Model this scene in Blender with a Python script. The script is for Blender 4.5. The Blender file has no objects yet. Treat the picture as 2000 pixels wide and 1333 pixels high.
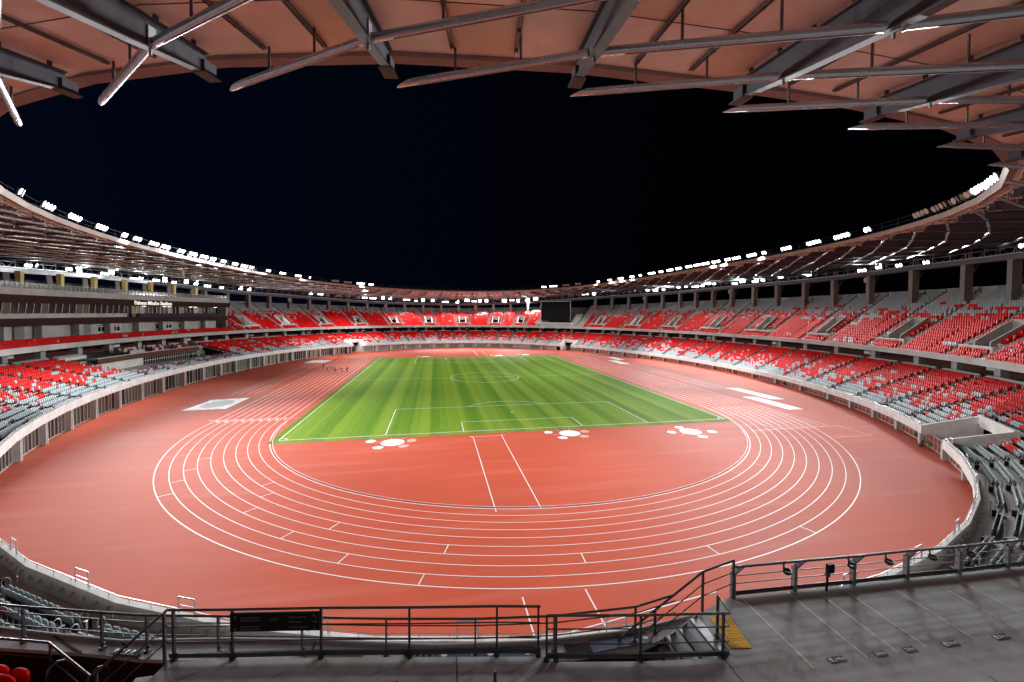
import bpy, bmesh, math, random
import numpy as np
from mathutils import Matrix, Vector
random.seed(7); rng = np.random.default_rng(11)
SC = bpy.context.scene
COL = SC.collection
# ------------------------------------------------------------------ camera
CAM = np.array([-13.31, -114.85, 17.39])
YAW, PITCH, ROLL, FPX = 0.1995, 0.03, 0.0062, 832.1
cy_, sy_, cp_, sp_ = math.cos(YAW), math.sin(YAW), math.cos(PITCH), math.sin(PITCH)
_r = np.array([cy_, -sy_, 0.0]); _f = np.array([sy_*cp_, cy_*cp_, -sp_]); _u = np.cross(_r, _f)
_c, _s = math.cos(ROLL), math.sin(ROLL)
C_RIGHT, C_UP, C_FWD = _c*_r + _s*_u, -_s*_r + _c*_u, _f
cam = bpy.data.cameras.new('camera'); cam_o = bpy.data.objects.new('camera', cam); COL.objects.link(cam_o)
M4 = Matrix.Identity(4)
for i in range(3):
    M4[i][0] = C_RIGHT[i]; M4[i][1] = C_UP[i]; M4[i][2] = -C_FWD[i]; M4[i][3] = CAM[i]
cam_o.matrix_world = M4
cam.sensor_width = 36.0; cam.lens = FPX/2000*36
cam.shift_x = -17.55/2000; cam.shift_y = -29.3/2000
cam.clip_start = 0.1; cam.clip_end = 3000
SC.camera = cam_o
# ------------------------------------------------------------------ world: night sky, slightly bluer towards the left
W = bpy.data.worlds.new('World'); SC.world = W; W.use_nodes = True
nt = W.node_tree; nt.nodes.clear()
def wn(t, **k):
    n = nt.nodes.new(t)
    for a, b in k.items(): setattr(n, a, b)
    return n
tc = wn('ShaderNodeTexCoord'); sep = wn('ShaderNodeSeparateXYZ'); nt.links.new(tc.outputs['Generated'], sep.inputs[0])
mr = wn('ShaderNodeMapRange'); mr.inputs[1].default_value = -0.9; mr.inputs[2].default_value = 0.5
nt.links.new(sep.outputs[0], mr.inputs[0])
rmp = wn('ShaderNodeValToRGB'); rmp.color_ramp.elements[0].color = (0.0009, 0.0022, 0.0078, 1); rmp.color_ramp.elements[1].color = (0.0003, 0.0004, 0.0010, 1)
nt.links.new(mr.outputs[0], rmp.inputs[0])
bg = wn('ShaderNodeBackground'); bg.inputs[1].default_value = 1.0; nt.links.new(rmp.outputs[0], bg.inputs[0])
out = wn('ShaderNodeOutputWorld'); nt.links.new(bg.outputs[0], out.inputs[0])
SC.view_settings.view_transform = 'Standard'; SC.view_settings.look = 'None'
SC.view_settings.exposure = 0.0; SC.view_settings.gamma = 1.0
SC.cycles.max_bounces = 6; SC.cycles.diffuse_bounces = 4; SC.cycles.glossy_bounces = 3
SC.cycles.transmission_bounces = 4; SC.cycles.sample_clamp_indirect = 4.0
SC.cycles.caustics_reflective = False; SC.cycles.caustics_refractive = False
LAMP_W = 46000.0       # radiant power of one lit bank of four lamps on the rim
GANTRY_W = 36800.0     # the same for a gantry group
# ------------------------------------------------------------------ materials
def mat(name, col, rough=0.6, metal=0.0, noise=0.0, scale=4.0, bump=0.0, bscale=30.0, emit=None, estr=0.0, spec=0.5, stretch=None, ramp2=None):
    m = bpy.data.materials.new(name); m.use_nodes = True
    n = m.node_tree; b = n.nodes['Principled BSDF']
    b.inputs['Base Color'].default_value = (*col, 1); b.inputs['Roughness'].default_value = rough
    b.inputs['Metallic'].default_value = metal; b.inputs['Specular IOR Level'].default_value = spec
    if noise or bump:
        t = n.nodes.new('ShaderNodeTexCoord'); src = t.outputs['Object']
        if stretch:
            mp = n.nodes.new('ShaderNodeMapping'); mp.inputs['Scale'].default_value = stretch
            n.links.new(src, mp.inputs[0]); src = mp.outputs[0]
    if noise:
        z = n.nodes.new('ShaderNodeTexNoise'); z.inputs['Scale'].default_value = scale; z.inputs['Detail'].default_value = 6
        z.inputs['Roughness'].default_value = 0.62
        n.links.new(src, z.inputs['Vector'])
        cr = n.nodes.new('ShaderNodeValToRGB')
        lo = ramp2 if ramp2 else tuple(c*(1-noise) for c in col)
        hi = tuple(min(1, c*(1+noise)) for c in col)
        cr.color_ramp.elements[0].position = 0.3; cr.color_ramp.elements[0].color = (*lo, 1)
        cr.color_ramp.elements[1].position = 0.7; cr.color_ramp.elements[1].color = (*hi, 1)
        n.links.new(z.outputs['Fac'], cr.inputs[0]); n.links.new(cr.outputs[0], b.inputs['Base Color'])
        rr = n.nodes.new('ShaderNodeMapRange'); rr.inputs[3].default_value = max(0.05, rough-0.1*noise*3); rr.inputs[4].default_value = min(1, rough+0.1*noise*3)
        n.links.new(z.outputs['Fac'], rr.inputs[0]); n.links.new(rr.outputs[0], b.inputs['Roughness'])
    if bump:
        z2 = n.nodes.new('ShaderNodeTexNoise'); z2.inputs['Scale'].default_value = bscale; z2.inputs['Detail'].default_value = 4
        n.links.new(src, z2.inputs['Vector'])
        bp = n.nodes.new('ShaderNodeBump'); bp.inputs['Strength'].default_value = bump; bp.inputs['Distance'].default_value = 0.02
        n.links.new(z2.outputs['Fac'], bp.inputs['Height']); n.links.new(bp.outputs[0], b.inputs['Normal'])
    if emit:
        b.inputs['Emission Color'].default_value = (*emit, 1); b.inputs['Emission Strength'].default_value = estr
    return m
M = {}
M['concrete'] = mat('concrete', (0.40, 0.395, 0.375), 0.75, noise=0.22, scale=0.35, bump=0.15, bscale=9)
M['concrete_pale'] = mat('pale concrete', (0.70, 0.69, 0.66), 0.75, spec=0.2, noise=0.16, scale=0.8, bump=0.1, bscale=8)
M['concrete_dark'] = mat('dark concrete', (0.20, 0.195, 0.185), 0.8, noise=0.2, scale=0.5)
M['terrace'] = mat('terrace concrete', (0.40, 0.39, 0.365), 0.8, noise=0.25, scale=0.6, bump=0.1, bscale=10)
M['deck'] = mat('deck coating', (0.36, 0.37, 0.385), 0.8, spec=0.15, noise=0.22, scale=0.9, bump=0.06, bscale=60, ramp2=(0.28, 0.28, 0.27))
M['seat_red'] = mat('red seat plastic', (0.60, 0.007, 0.006), 0.6, noise=0.08, scale=0.5, spec=0.07)
M['seat_grey'] = mat('grey seat plastic', (0.30, 0.345, 0.36), 0.55, noise=0.08, scale=0.5, spec=0.2)
M['seat_maroon'] = mat('maroon seat fabric', (0.16, 0.012, 0.018), 0.7, noise=0.1, scale=0.5)
M['seat_white'] = mat('white seat frame', (0.62, 0.55, 0.56), 0.5)
M['seat_black'] = mat('black seat bracket', (0.012, 0.012, 0.013), 0.5)
M['seat_navy'] = mat('navy seat plastic', (0.03, 0.045, 0.07), 0.45)
M['steel'] = mat('galvanised steel', (0.52, 0.56, 0.63), 0.27, metal=0.85, noise=0.07, scale=1.2, stretch=(1, 1, 1))
M['steel_dull'] = mat('dull galvanised steel', (0.40, 0.41, 0.43), 0.5, metal=0.8, noise=0.2, scale=2)
M['girder'] = mat('dark grey girder paint', (0.075, 0.075, 0.09), 0.5, spec=0.25, noise=0.15, scale=1.5)
M['purlin'] = mat('grey purlin paint', (0.13, 0.12, 0.12), 0.5, metal=0.4)
M['soffit'] = mat('pale soffit board', (0.84, 0.68, 0.60), 0.5, noise=0.10, scale=0.7)
M['soffit_b'] = mat('soffit board warmer', (0.74, 0.55, 0.46), 0.5, noise=0.10, scale=0.7)
M['soffit_c'] = mat('soffit board greyer', (0.86, 0.78, 0.74), 0.5, noise=0.10, scale=0.7)
M['roof_top'] = mat('roof sheet', (0.10, 0.10, 0.11), 0.6)
M['rim'] = mat('rim fascia', (0.33, 0.24, 0.21), 0.6, spec=0.2, noise=0.1, scale=1)
M['rail'] = mat('charcoal rail paint', (0.055, 0.056, 0.062), 0.32, metal=0.55, noise=0.15, scale=6)
M['rail_light'] = mat('light steel rail', (0.55, 0.56, 0.57), 0.35, metal=0.7)
M['brown'] = mat('brown cladding', (0.034, 0.015, 0.012), 0.7, spec=0.08, noise=0.1, scale=1, stretch=(0.2, 0.2, 4))
M['brown_mid'] = mat('brown panel', (0.10, 0.03, 0.02), 0.6, spec=0.15, noise=0.15, scale=1)
M['red_board'] = mat('red brown boards', (0.24, 0.032, 0.016), 0.5, noise=0.25, scale=1.2, stretch=(0.5, 0.5, 6))
M['mullion'] = mat('pale window frame', (0.58, 0.56, 0.52), 0.4, metal=0.3)
M['mull_dark'] = mat('dark frame', (0.05, 0.05, 0.05), 0.4, metal=0.5)
M['glass'] = mat('dark room glass', (0.012, 0.014, 0.018), 0.08, spec=0.16)
M['glass_rail'] = mat('smoked balustrade glass', (0.08, 0.10, 0.10), 0.1, spec=0.7)
M['room_lit'] = mat('lit room wall', (0.16, 0.14, 0.08), 0.8, emit=(0.55, 0.47, 0.26), estr=0.12)
M['room_dim'] = mat('dim room wall', (0.06, 0.055, 0.04), 0.8, emit=(0.3, 0.27, 0.16), estr=0.05)
M['gold'] = mat('gold column cladding', (0.42, 0.31, 0.10), 0.45, metal=0.2)
M['white'] = mat('white paint', (0.80, 0.80, 0.80), 0.55)
M['white_soft'] = mat('worn white paint', (0.74, 0.72, 0.70), 0.6, noise=0.15, scale=2)
M['pink_paint'] = mat('pale pink paint', (0.66, 0.36, 0.30), 0.6)
M['blue_paint'] = mat('blue paint', (0.10, 0.14, 0.42), 0.6)
M['lilac'] = mat('lilac grey capping', (0.42, 0.395, 0.425), 0.6, spec=0.2, noise=0.12, scale=2)
M['post_grey'] = mat('grey post plate', (0.17, 0.16, 0.175), 0.5, spec=0.3, noise=0.1, scale=4)
M['slate'] = mat('slate blue plate', (0.085, 0.10, 0.155), 0.45, metal=0.2, noise=0.1, scale=3)
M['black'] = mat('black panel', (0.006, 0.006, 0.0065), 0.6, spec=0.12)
M['screen'] = mat('unlit screen', (0.006, 0.007, 0.009), 0.6, spec=0.06)
M['yellow'] = mat('yellow tactile rubber', (0.80, 0.42, 0.012), 0.7, spec=0.15, noise=0.1, scale=8)
M['tyre'] = mat('black grip strip', (0.008, 0.008, 0.008), 0.8)
M['lens'] = mat('lit floodlight lens', (1, 1, 1), 0.3, emit=(0.96, 0.985, 1.0), estr=8.0)
M['lens_off'] = mat('unlit floodlight lens', (0.55, 0.47, 0.40), 0.25)
M['lamp_body'] = mat('floodlight housing', (0.10, 0.10, 0.105), 0.45, metal=0.6)
M['exit'] = mat('green exit lamp', (0.1, 0.6, 0.35), 0.4, emit=(0.35, 1.0, 0.7), estr=3.0)
M['ceil_lamp'] = mat('lit ceiling lamp', (1, 1, 1), 0.4, emit=(1, 0.93, 0.8), estr=4.0)
M['skin'] = mat('skin', (0.45, 0.27, 0.19), 0.55)
M['hair'] = mat('dark hair', (0.012, 0.010, 0.009), 0.6)
M['cloth_black'] = mat('black cloth', (0.012, 0.012, 0.014), 0.8)
M['cloth_navy'] = mat('navy cloth', (0.02, 0.024, 0.045), 0.8)
M['cloth_white'] = mat('white cloth', (0.75, 0.76, 0.78), 0.8)
M['cloth_grey'] = mat('grey cloth', (0.16, 0.17, 0.2), 0.8)
M['vest_green'] = mat('fluorescent green cloth', (0.35, 0.85, 0.08), 0.7)
M['vest_yellow'] = mat('fluorescent yellow cloth', (0.75, 0.85, 0.05), 0.7)
M['blue_mat'] = mat('blue plastic', (0.12, 0.28, 0.62), 0.5)
M['green_bag'] = mat('green plastic', (0.02, 0.55, 0.10), 0.5)

def track_mat():
    m = mat('red running track', (0.50, 0.080, 0.038), 0.70, bump=0.12, bscale=120, spec=0.13)
    n = m.node_tree; b = n.nodes['Principled BSDF']
    t = n.nodes.new('ShaderNodeTexCoord')
    z = n.nodes.new('ShaderNodeTexNoise'); z.inputs['Scale'].default_value = 0.06; z.inputs['Detail'].default_value = 5
    n.links.new(t.outputs['Object'], z.inputs['Vector'])
    mp = n.nodes.new('ShaderNodeMapping'); mp.inputs['Rotation'].default_value = (0, 0, 0.45); mp.inputs['Scale'].default_value = (0.05, 0.6, 1)
    n.links.new(t.outputs['Object'], mp.inputs[0])
    z2 = n.nodes.new('ShaderNodeTexNoise'); z2.inputs['Scale'].default_value = 1.0; z2.inputs['Detail'].default_value = 4
    n.links.new(mp.outputs[0], z2.inputs['Vector'])
    cr = n.nodes.new('ShaderNodeValToRGB'); e = cr.color_ramp.elements
    e[0].position = 0.3; e[0].color = (0.45, 0.066, 0.030, 1); e[1].position = 0.7; e[1].color = (0.53, 0.088, 0.043, 1)
    n.links.new(z.outputs['Fac'], cr.inputs[0])
    cr2 = n.nodes.new('ShaderNodeValToRGB'); e = cr2.color_ramp.elements
    e[0].position = 0.52; e[0].color = (0, 0, 0, 1); e[1].position = 0.85; e[1].color = (0.35, 0.35, 0.35, 1)
    n.links.new(z2.outputs['Fac'], cr2.inputs[0])
    mx = n.nodes.new('ShaderNodeMixRGB'); mx.inputs[2].default_value = (0.62, 0.24, 0.18, 1)
    n.links.new(cr2.outputs[0], mx.inputs[0]); n.links.new(cr.outputs[0], mx.inputs[1]); n.links.new(mx.outputs[0], b.inputs['Base Color'])
    rr = n.nodes.new('ShaderNodeMapRange'); rr.inputs[3].default_value = 0.6; rr.inputs[4].default_value = 0.8
    n.links.new(z.outputs['Fac'], rr.inputs[0]); n.links.new(rr.outputs[0], b.inputs['Roughness'])
    return m
M['track'] = track_mat()
def grass_mat():
    m = mat('mown grass', (0.1, 0.2, 0.03), 0.75, bump=0.5, bscale=14, spec=0.04)
    n = m.node_tree; b = n.nodes['Principled BSDF']; L = n.links.new
    t = n.nodes.new('ShaderNodeTexCoord'); s = n.nodes.new('ShaderNodeSeparateXYZ'); L(t.outputs['Object'], s.inputs[0])
    def mth(op, a, v=None, w=None):
        q = n.nodes.new('ShaderNodeMath'); q.operation = op
        for i, x in enumerate((a, v, w)):
            if x is None: continue
            if isinstance(x, (int, float)): q.inputs[i].default_value = x
            else: L(x, q.inputs[i])
        return q.outputs[0]
    nz = n.nodes.new('ShaderNodeTexNoise'); nz.inputs['Scale'].default_value = 0.25; nz.inputs['Detail'].default_value = 3
    L(t.outputs['Object'], nz.inputs['Vector'])
    wob = mth('MULTIPLY', mth('SUBTRACT', nz.outputs['Fac'], 0.5), 0.6)
    sx = mth('ADD', s.outputs[0], wob)
    s1 = mth('SINE', mth('MULTIPLY', sx, 2*math.pi/5.6)); s1 = mth('MULTIPLY_ADD', mth('MAXIMUM', mth('MINIMUM', mth('MULTIPLY', s1, 5.0), 1.0), -1.0), 0.5, 0.5)
    s2 = mth('SINE', mth('MULTIPLY', sx, 2*math.pi/3.13)); s2 = mth('MULTIPLY_ADD', mth('MAXIMUM', mth('MINIMUM', mth('MULTIPLY', s2, 4.0), 1.0), -1.0), 0.5, 0.5)
    mp = n.nodes.new('ShaderNodeMapping'); mp.inputs['Scale'].default_value = (0.9, 0.012, 1); L(t.outputs['Object'], mp.inputs[0])
    n2 = n.nodes.new('ShaderNodeTexNoise'); n2.inputs['Scale'].default_value = 1.0; n2.inputs['Detail'].default_value = 4; L(mp.outputs[0], n2.inputs['Vector'])
    n3 = n.nodes.new('ShaderNodeTexNoise'); n3.inputs['Scale'].default_value = 0.8; n3.inputs['Detail'].default_value = 8; L(t.outputs['Object'], n3.inputs['Vector'])
    f = mth('MULTIPLY', s1, 0.36); f = mth('MULTIPLY_ADD', s2, 0.20, f); f = mth('MULTIPLY_ADD', n2.outputs['Fac'], 0.42, f); f = mth('MULTIPLY_ADD', n3.outputs['Fac'], 0.32, f)
    f = mth('SUBTRACT', f, 0.16)
    cr = n.nodes.new('ShaderNodeValToRGB'); e = cr.color_ramp.elements
    e[0].position = 0.05; e[0].color = (0.075, 0.185, 0.010, 1); e[1].position = 0.95; e[1].color = (0.215, 0.315, 0.030, 1)
    L(f, cr.inputs[0])
    # worn, drier turf just inside the goal lines
    ay = mth('ABSOLUTE', s.outputs[1]); g = n.nodes.new('ShaderNodeMapRange'); g.inputs[1].default_value = 48.5; g.inputs[2].default_value = 54.0
    L(ay, g.inputs[0]); gg = mth('MULTIPLY', g.outputs[0], mth('MULTIPLY', n3.outputs['Fac'], 0.75))
    mx = n.nodes.new('ShaderNodeMixRGB'); mx.inputs[2].default_value = (0.20, 0.22, 0.05, 1); L(gg, mx.inputs[0]); L(cr.outputs[0], mx.inputs[1])
    L(mx.outputs[0], b.inputs['Base Color'])
    return m
M['grass'] = grass_mat()
# ------------------------------------------------------------------ mesh helpers
class MB:
    """collects vertices and faces, then links them as ONE mesh object"""
    def __init__(s): s.v = []; s.f = []; s.mi = []; s.n = 0
    def add(s, vs, fs, mi=0):
        o = s.n
        for p in vs: s.v.append((float(p[0]), float(p[1]), float(p[2])))
        for f in fs: s.f.append(tuple(i+o for i in f)); s.mi.append(mi)
        s.n += len(vs); return s
    def quad(s, a, b, c, d, mi=0): return s.add([a, b, c, d], [(0, 1, 2, 3)], mi)
    def hexa(s, p, mi=0):
        """8 points: bottom ring 0-3, top ring 4-7"""
        return s.add(p, [(3, 2, 1, 0), (4, 5, 6, 7), (0, 1, 5, 4), (1, 2, 6, 5), (2, 3, 7, 6), (3, 0, 4, 7)], mi)
    def box(s, c, sx, sy, sz, ax=(1, 0), mi=0):
        """box with centre of base c; ax = horizontal direction of its local x"""
        c = np.array(c, float); a = np.array([ax[0], ax[1], 0.0]); a /= np.linalg.norm(a); b = np.array([-a[1], a[0], 0.0]); z = np.array([0, 0, 1.0])
        r = [c + a*i*sx/2 + b*j*sy/2 for i, j in ((-1, -1), (1, -1), (1, 1), (-1, 1))]
        return s.hexa(r + [q + z*sz for q in r], mi)
    def bar(s, p, q, w, h, mi=0, up=(0, 0, 1)):
        """rectangular bar from p to q: w across, h in the up direction (centred)"""
        p = np.array(p, float); q = np.array(q, float); d = q-p; L = np.linalg.norm(d)
        if L < 1e-6: return s
        d /= L; a = np.cross(d, up); la = np.linalg.norm(a)
        a = np.array([1.0, 0, 0]) if la < 1e-6 else a/la
        b = np.cross(a, d); r = []
        for e in (p, q): r.append([e - a*w/2 - b*h/2, e + a*w/2 - b*h/2, e + a*w/2 + b*h/2, e - a*w/2 + b*h/2])
        return s.hexa(r[0] + r[1], mi)
    def tube(s, pts, r, n=8, mi=0, cap=True):
        pts = [np.array(p, float) for p in pts]; k = len(pts)
        rr = r if hasattr(r, '__len__') else [r]*k
        vs = []; prev = None
        for i, p in enumerate(pts):
            d = pts[min(i+1, k-1)] - pts[max(i-1, 0)]; d = d/np.linalg.norm(d)
            a = np.cross(d, (0, 0, 1.0)) if prev is None else prev - d*np.dot(prev, d)
            if np.linalg.norm(a) < 1e-4: a = np.cross(d, (0, 1.0, 0))
            a = a/np.linalg.norm(a); prev = a; b = np.cross(d, a)
            for j in range(n):
                t = 2*math.pi*j/n; vs.append(p + (a*math.cos(t) + b*math.sin(t))*rr[i])
        fs = [(i*n+j, i*n+(j+1) % n, (i+1)*n+(j+1) % n, (i+1)*n+j) for i in range(k-1) for j in range(n)]
        if cap: fs += [tuple(range(n-1, -1, -1)), tuple((k-1)*n+j for j in range(n))]
        return s.add(vs, fs, mi)
    def prism(s, poly, z0, z1, mi=0):
        n = len(poly); vs = [(p[0], p[1], z0) for p in poly] + [(p[0], p[1], z1) for p in poly]
        return s.add(vs, [tuple(range(n-1, -1, -1)), tuple(range(n, 2*n))] + [(i, (i+1) % n, n+(i+1) % n, n+i) for i in range(n)], mi)
    def build(s, name, mats, parent=None, smooth=False, bevel=0.0, local=None):
        me = bpy.data.meshes.new(name)
        v = s.v
        if local is not None: v = [(p[0]-local[0], p[1]-local[1], p[2]-local[2]) for p in v]
        me.from_pydata(v, [], s.f)
        if bevel:
            bm = bmesh.new(); bm.from_mesh(me); bmesh.ops.recalc_face_normals(bm, faces=bm.faces)
            es = [e for e in bm.edges if e.is_manifold and e.calc_face_angle(0) > .5]
            bmesh.ops.bevel(bm, geom=es, offset=bevel, segments=2, affect='EDGES', profile=.5, clamp_overlap=True); bm.to_mesh(me); bm.free()
            s.mi = [0]*len(me.polygons) if len(s.mi) != len(me.polygons) else s.mi
        if not isinstance(mats, (list, tuple)): mats = [mats]
        for q in mats: me.materials.append(q)
        if len(mats) > 1: me.polygons.foreach_set('material_index', s.mi)
        if smooth:
            me.polygons.foreach_set('use_smooth', [True]*len(me.polygons))
            me.set_sharp_from_angle(angle=math.radians(40))
        me.update()
        o = bpy.data.objects.new(name, me); COL.objects.link(o)
        if parent is not None: o.parent = parent
        if local is not None and parent is None: o.location = local
        return o
def tag(o, label=None, cat=None, group=None, kind=None):
    if label: o['label'] = label
    if cat: o['category'] = cat
    if group: o['group'] = group
    if kind: o['kind'] = kind
    return o
def thing(name, label, cat, group=None, loc=(0, 0, 0), rot=0.0):
    o = bpy.data.objects.new(name, None); o.empty_display_size = 0.5; COL.objects.link(o)
    o.location = loc; o.rotation_euler = (0, 0, rot)
    return tag(o, label, cat, group)
def meshthing(name, mb, mats, label, cat, group=None, **k):
    return tag(mb.build(name, mats, **k), label, cat, group)
ORD = ['zeroth', 'first', 'second', 'third', 'fourth', 'fifth', 'sixth', 'seventh', 'eighth', 'ninth', 'tenth', 'eleventh', 'twelfth', 'thirteenth', 'fourteenth', 'fifteenth', 'sixteenth', 'seventeenth', 'eighteenth', 'nineteenth', 'twentieth']
def ordn(i):
    if i <= 20: return ORD[i]
    t = {2: 'twenty', 3: 'thirty', 4: 'forty', 5: 'fifty', 6: 'sixty', 7: 'seventy'}
    if i % 10 == 0: return t[i//10][:-1] + 'ieth'
    return t[i//10] + '-' + ORD[i % 10]
# ------------------------------------------------------------------ ring geometry of the bowl
def P3(p, z): return np.array([p[0], p[1], z])
TT = np.linspace(0, 2*np.pi, 20001)
def spow(v, e): return np.sign(v)*np.abs(v)**e
def Gc(t, cx=-0.94, a=72.0, b=97.24, n=2.06):
    c, s = np.cos(t), np.sin(t); e = 2/n
    x = cx + a*spow(c, e); y = b*spow(s, e)
    nx = spow(c, 2-e)/a; ny = spow(s, 2-e)/b; l = np.hypot(nx, ny)
    return x, y, nx/l, ny/l
_x, _y, _nx, _ny = Gc(TT); _X, _Y = _x+12*_nx, _y+12*_ny
_S = np.concatenate([[0], np.cumsum(np.hypot(np.diff(_X), np.diff(_Y)))]); PER = _S[-1]; _s0 = np.interp(1.5*np.pi, TT, _S)
def tb(u): return np.interp((np.asarray(u, float)/72*PER + _s0) % PER, _S, TT)
def ring(u, d):
    x, y, nx, ny = Gc(tb(u)); return np.stack([x+d*nx, y+d*ny], -1)
def nrm(u):
    x, y, nx, ny = Gc(tb(u)); return np.stack([nx, ny], -1)
# front (parapet) ring of the lower stand: its own oval, a little different left and right
def Acurve(t):
    c, s = np.cos(t), np.sin(t); R = c >= 0
    a = np.where(R, 73.3, 68.9); n = np.where(R, 1.98, 2.16); e = 2/n
    return -0.78 + a*np.sign(c)*np.abs(c)**e, 97.8*np.sign(s)*np.abs(s)**e, 3.45 + np.where(R, -1.1, 1.06)*(np.abs(c)**e)**2
_ax, _ay, _az = Acurve(TT)
def Apt(u):
    x, y, nx, ny = Gc(tb(u)); cr = (_ax-x)*ny - (_ay-y)*nx; dt = (_ax)*nx + (_ay)*ny
    i = np.argmin(np.where(dt > 0, np.abs(cr), 1e9)); return np.array([_ax[i], _ay[i]]), float(_az[i])
# node positions (bay coordinate u) of the stairways between the blocks of the lower stand
_nk = [(0, 11.56), (1, 12.69), (2, 13.79), (3, 14.98), (4, 16.37), (5, 17.6), (6, 18.75), (7, 19.87), (8, 20.92), (9, 21.91), (10, 22.88), (15, 28.05), (16, 28.95), (20, 32.65), (25, 37.35),
       (30, 42.45), (31, 43.37), (35, 46.86), (36, 47.75), (37, 48.62), (38, 49.41), (44, 55.69), (45, 56.82), (53, 65.13), (54, 66.17), (55, 67.0), (56, 68.08), (65, 76.26), (66, 77.19), (67, 78.21), (68, 79.17), (69, 80.27), (72, 83.56)]
UN = np.interp(np.arange(73), [k for k, _ in _nk], [v for _, v in _nk])
# columns
_ck = [(0, 12.62), (1, 13.93), (2, 15.2), (3, 16.4), (4, 17.5), (5, 18.65), (6, 19.7), (7, 20.76), (8, 21.7), (9, 22.6), (10, 23.46), (20, 33.11), (25, 37.83), (37, 49.46), (38, 50.38), (39, 51.29), (40, 52.24), (41, 53.28), (42, 54.32), (43, 55.43), (72, 84.62)]
UC = np.interp(np.arange(72), [k for k, _ in _ck], [v for _, v in _ck])
def cyc(u, pts):
    u = np.asarray(u, float) % 72; xs = [p[0] for p in pts]; ys = [p[1] for p in pts]
    return np.interp(u, xs, ys, period=72)
ZD = [(0, 20), (6, 21.5), (10, 23), (13, 23.3), (17, 23.2), (20.6, 23.1), (23.3, 22.9), (29, 21.5), (35.3, 20.1), (40, 20), (42, 20.6), (46.4, 21.3), (50, 21.5), (62, 21.5), (68, 20)]
ZG = [(0, 22.6), (5, 24.5), (8, 26.8), (11.7, 28.5), (14, 28.7), (17, 28.2), (20.5, 28.1), (24.4, 27), (27.5, 26.3), (30.2, 25), (33, 23.4), (35.3, 22.6), (37, 22.5), (40.3, 22.8), (44.6, 24.6), (47.2, 25.0), (50.3, 26.4), (52.8, 26.7), (54.8, 26.2), (60, 25.4), (66, 23.6)]
def zD(u): return float(cyc(u, ZD))
def zG(u): return float(cyc(u, ZG))
# roof rim
def rimc(t):
    c, s = np.cos(t), np.sin(t); R = c >= 0; n = np.where(R, 2.48, 2.25); e = 2/n
    x = -2.4 + 64.5*np.sign(c)*np.abs(c)**e; y = 97.4*np.sign(s)*np.abs(s)**e
    an = np.arctan2(y/97, x/60); z = 27.8 + np.where(np.cos(an) > 0, 2.7, 1.2)*np.cos(an)**2
    return x, y, z
_rx, _ry, _rz = rimc(TT); _RS = np.concatenate([[0], np.cumsum(np.hypot(np.diff(_rx), np.diff(_ry)))]); _RP = _RS[-1]
_ri = np.argmin(np.hypot(_rx+0.3, _ry+97.4)); _r0 = _RS[_ri]
def rim(k):
    s = (k/72*_RP + _r0) % _RP
    p = np.array([np.interp(s, _RS, q) for q in (_rx, _ry, _rz)])
    e = np.array([np.interp((s+0.3) % _RP, _RS, q) for q in (_rx, _ry)]) - np.array([np.interp((s-0.3) % _RP, _RS, q) for q in (_rx, _ry)])
    e /= np.linalg.norm(e); return p, np.array([e[1], -e[0]]), e      # point, outward normal, tangent (anticlockwise)
_gu = np.linspace(0, 72, 7201); _g33 = ring(_gu, 33.0)
def rim_out(k):
    """outer end of the girder that starts at rim position k: bay coordinate on the outer ring"""
    p, n, e = rim(k); v = _g33 - p[:2]; cr = np.abs(v[:, 0]*n[1] - v[:, 1]*n[0]); cr[(v @ n) < 0] = 1e9
    return _gu[np.argmin(cr)]
# ------------------------------------------------------------------ ground, track, pitch and their markings (setting)
tag(MB().quad((-700, -700, -0.3), (700, -700, -0.3), (700, 700, -0.3), (-700, 700, -0.3)).build('ground', M['concrete_dark']), 'dark ground all round under the stadium', kind='structure')
uu = np.linspace(0, 72, 145)[:-1]; pts = ring(uu, 14.0)
mb = MB(); mb.add([(p[0], p[1], 0.0) for p in pts], [tuple(range(len(pts)))])
tag(mb.build('running_track', M['track']), 'brick red synthetic surface filling the whole arena floor', kind='structure')
mb = MB(); mb.quad((-35.0, -54.0, 0.012), (34.6, -54.0, 0.012), (35.0, 54.3, 0.012), (-35.0, 54.3, 0.012))
tag(mb.build('football_pitch', M['grass']), 'striped green football pitch in the middle of the track', kind='structure')
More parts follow.
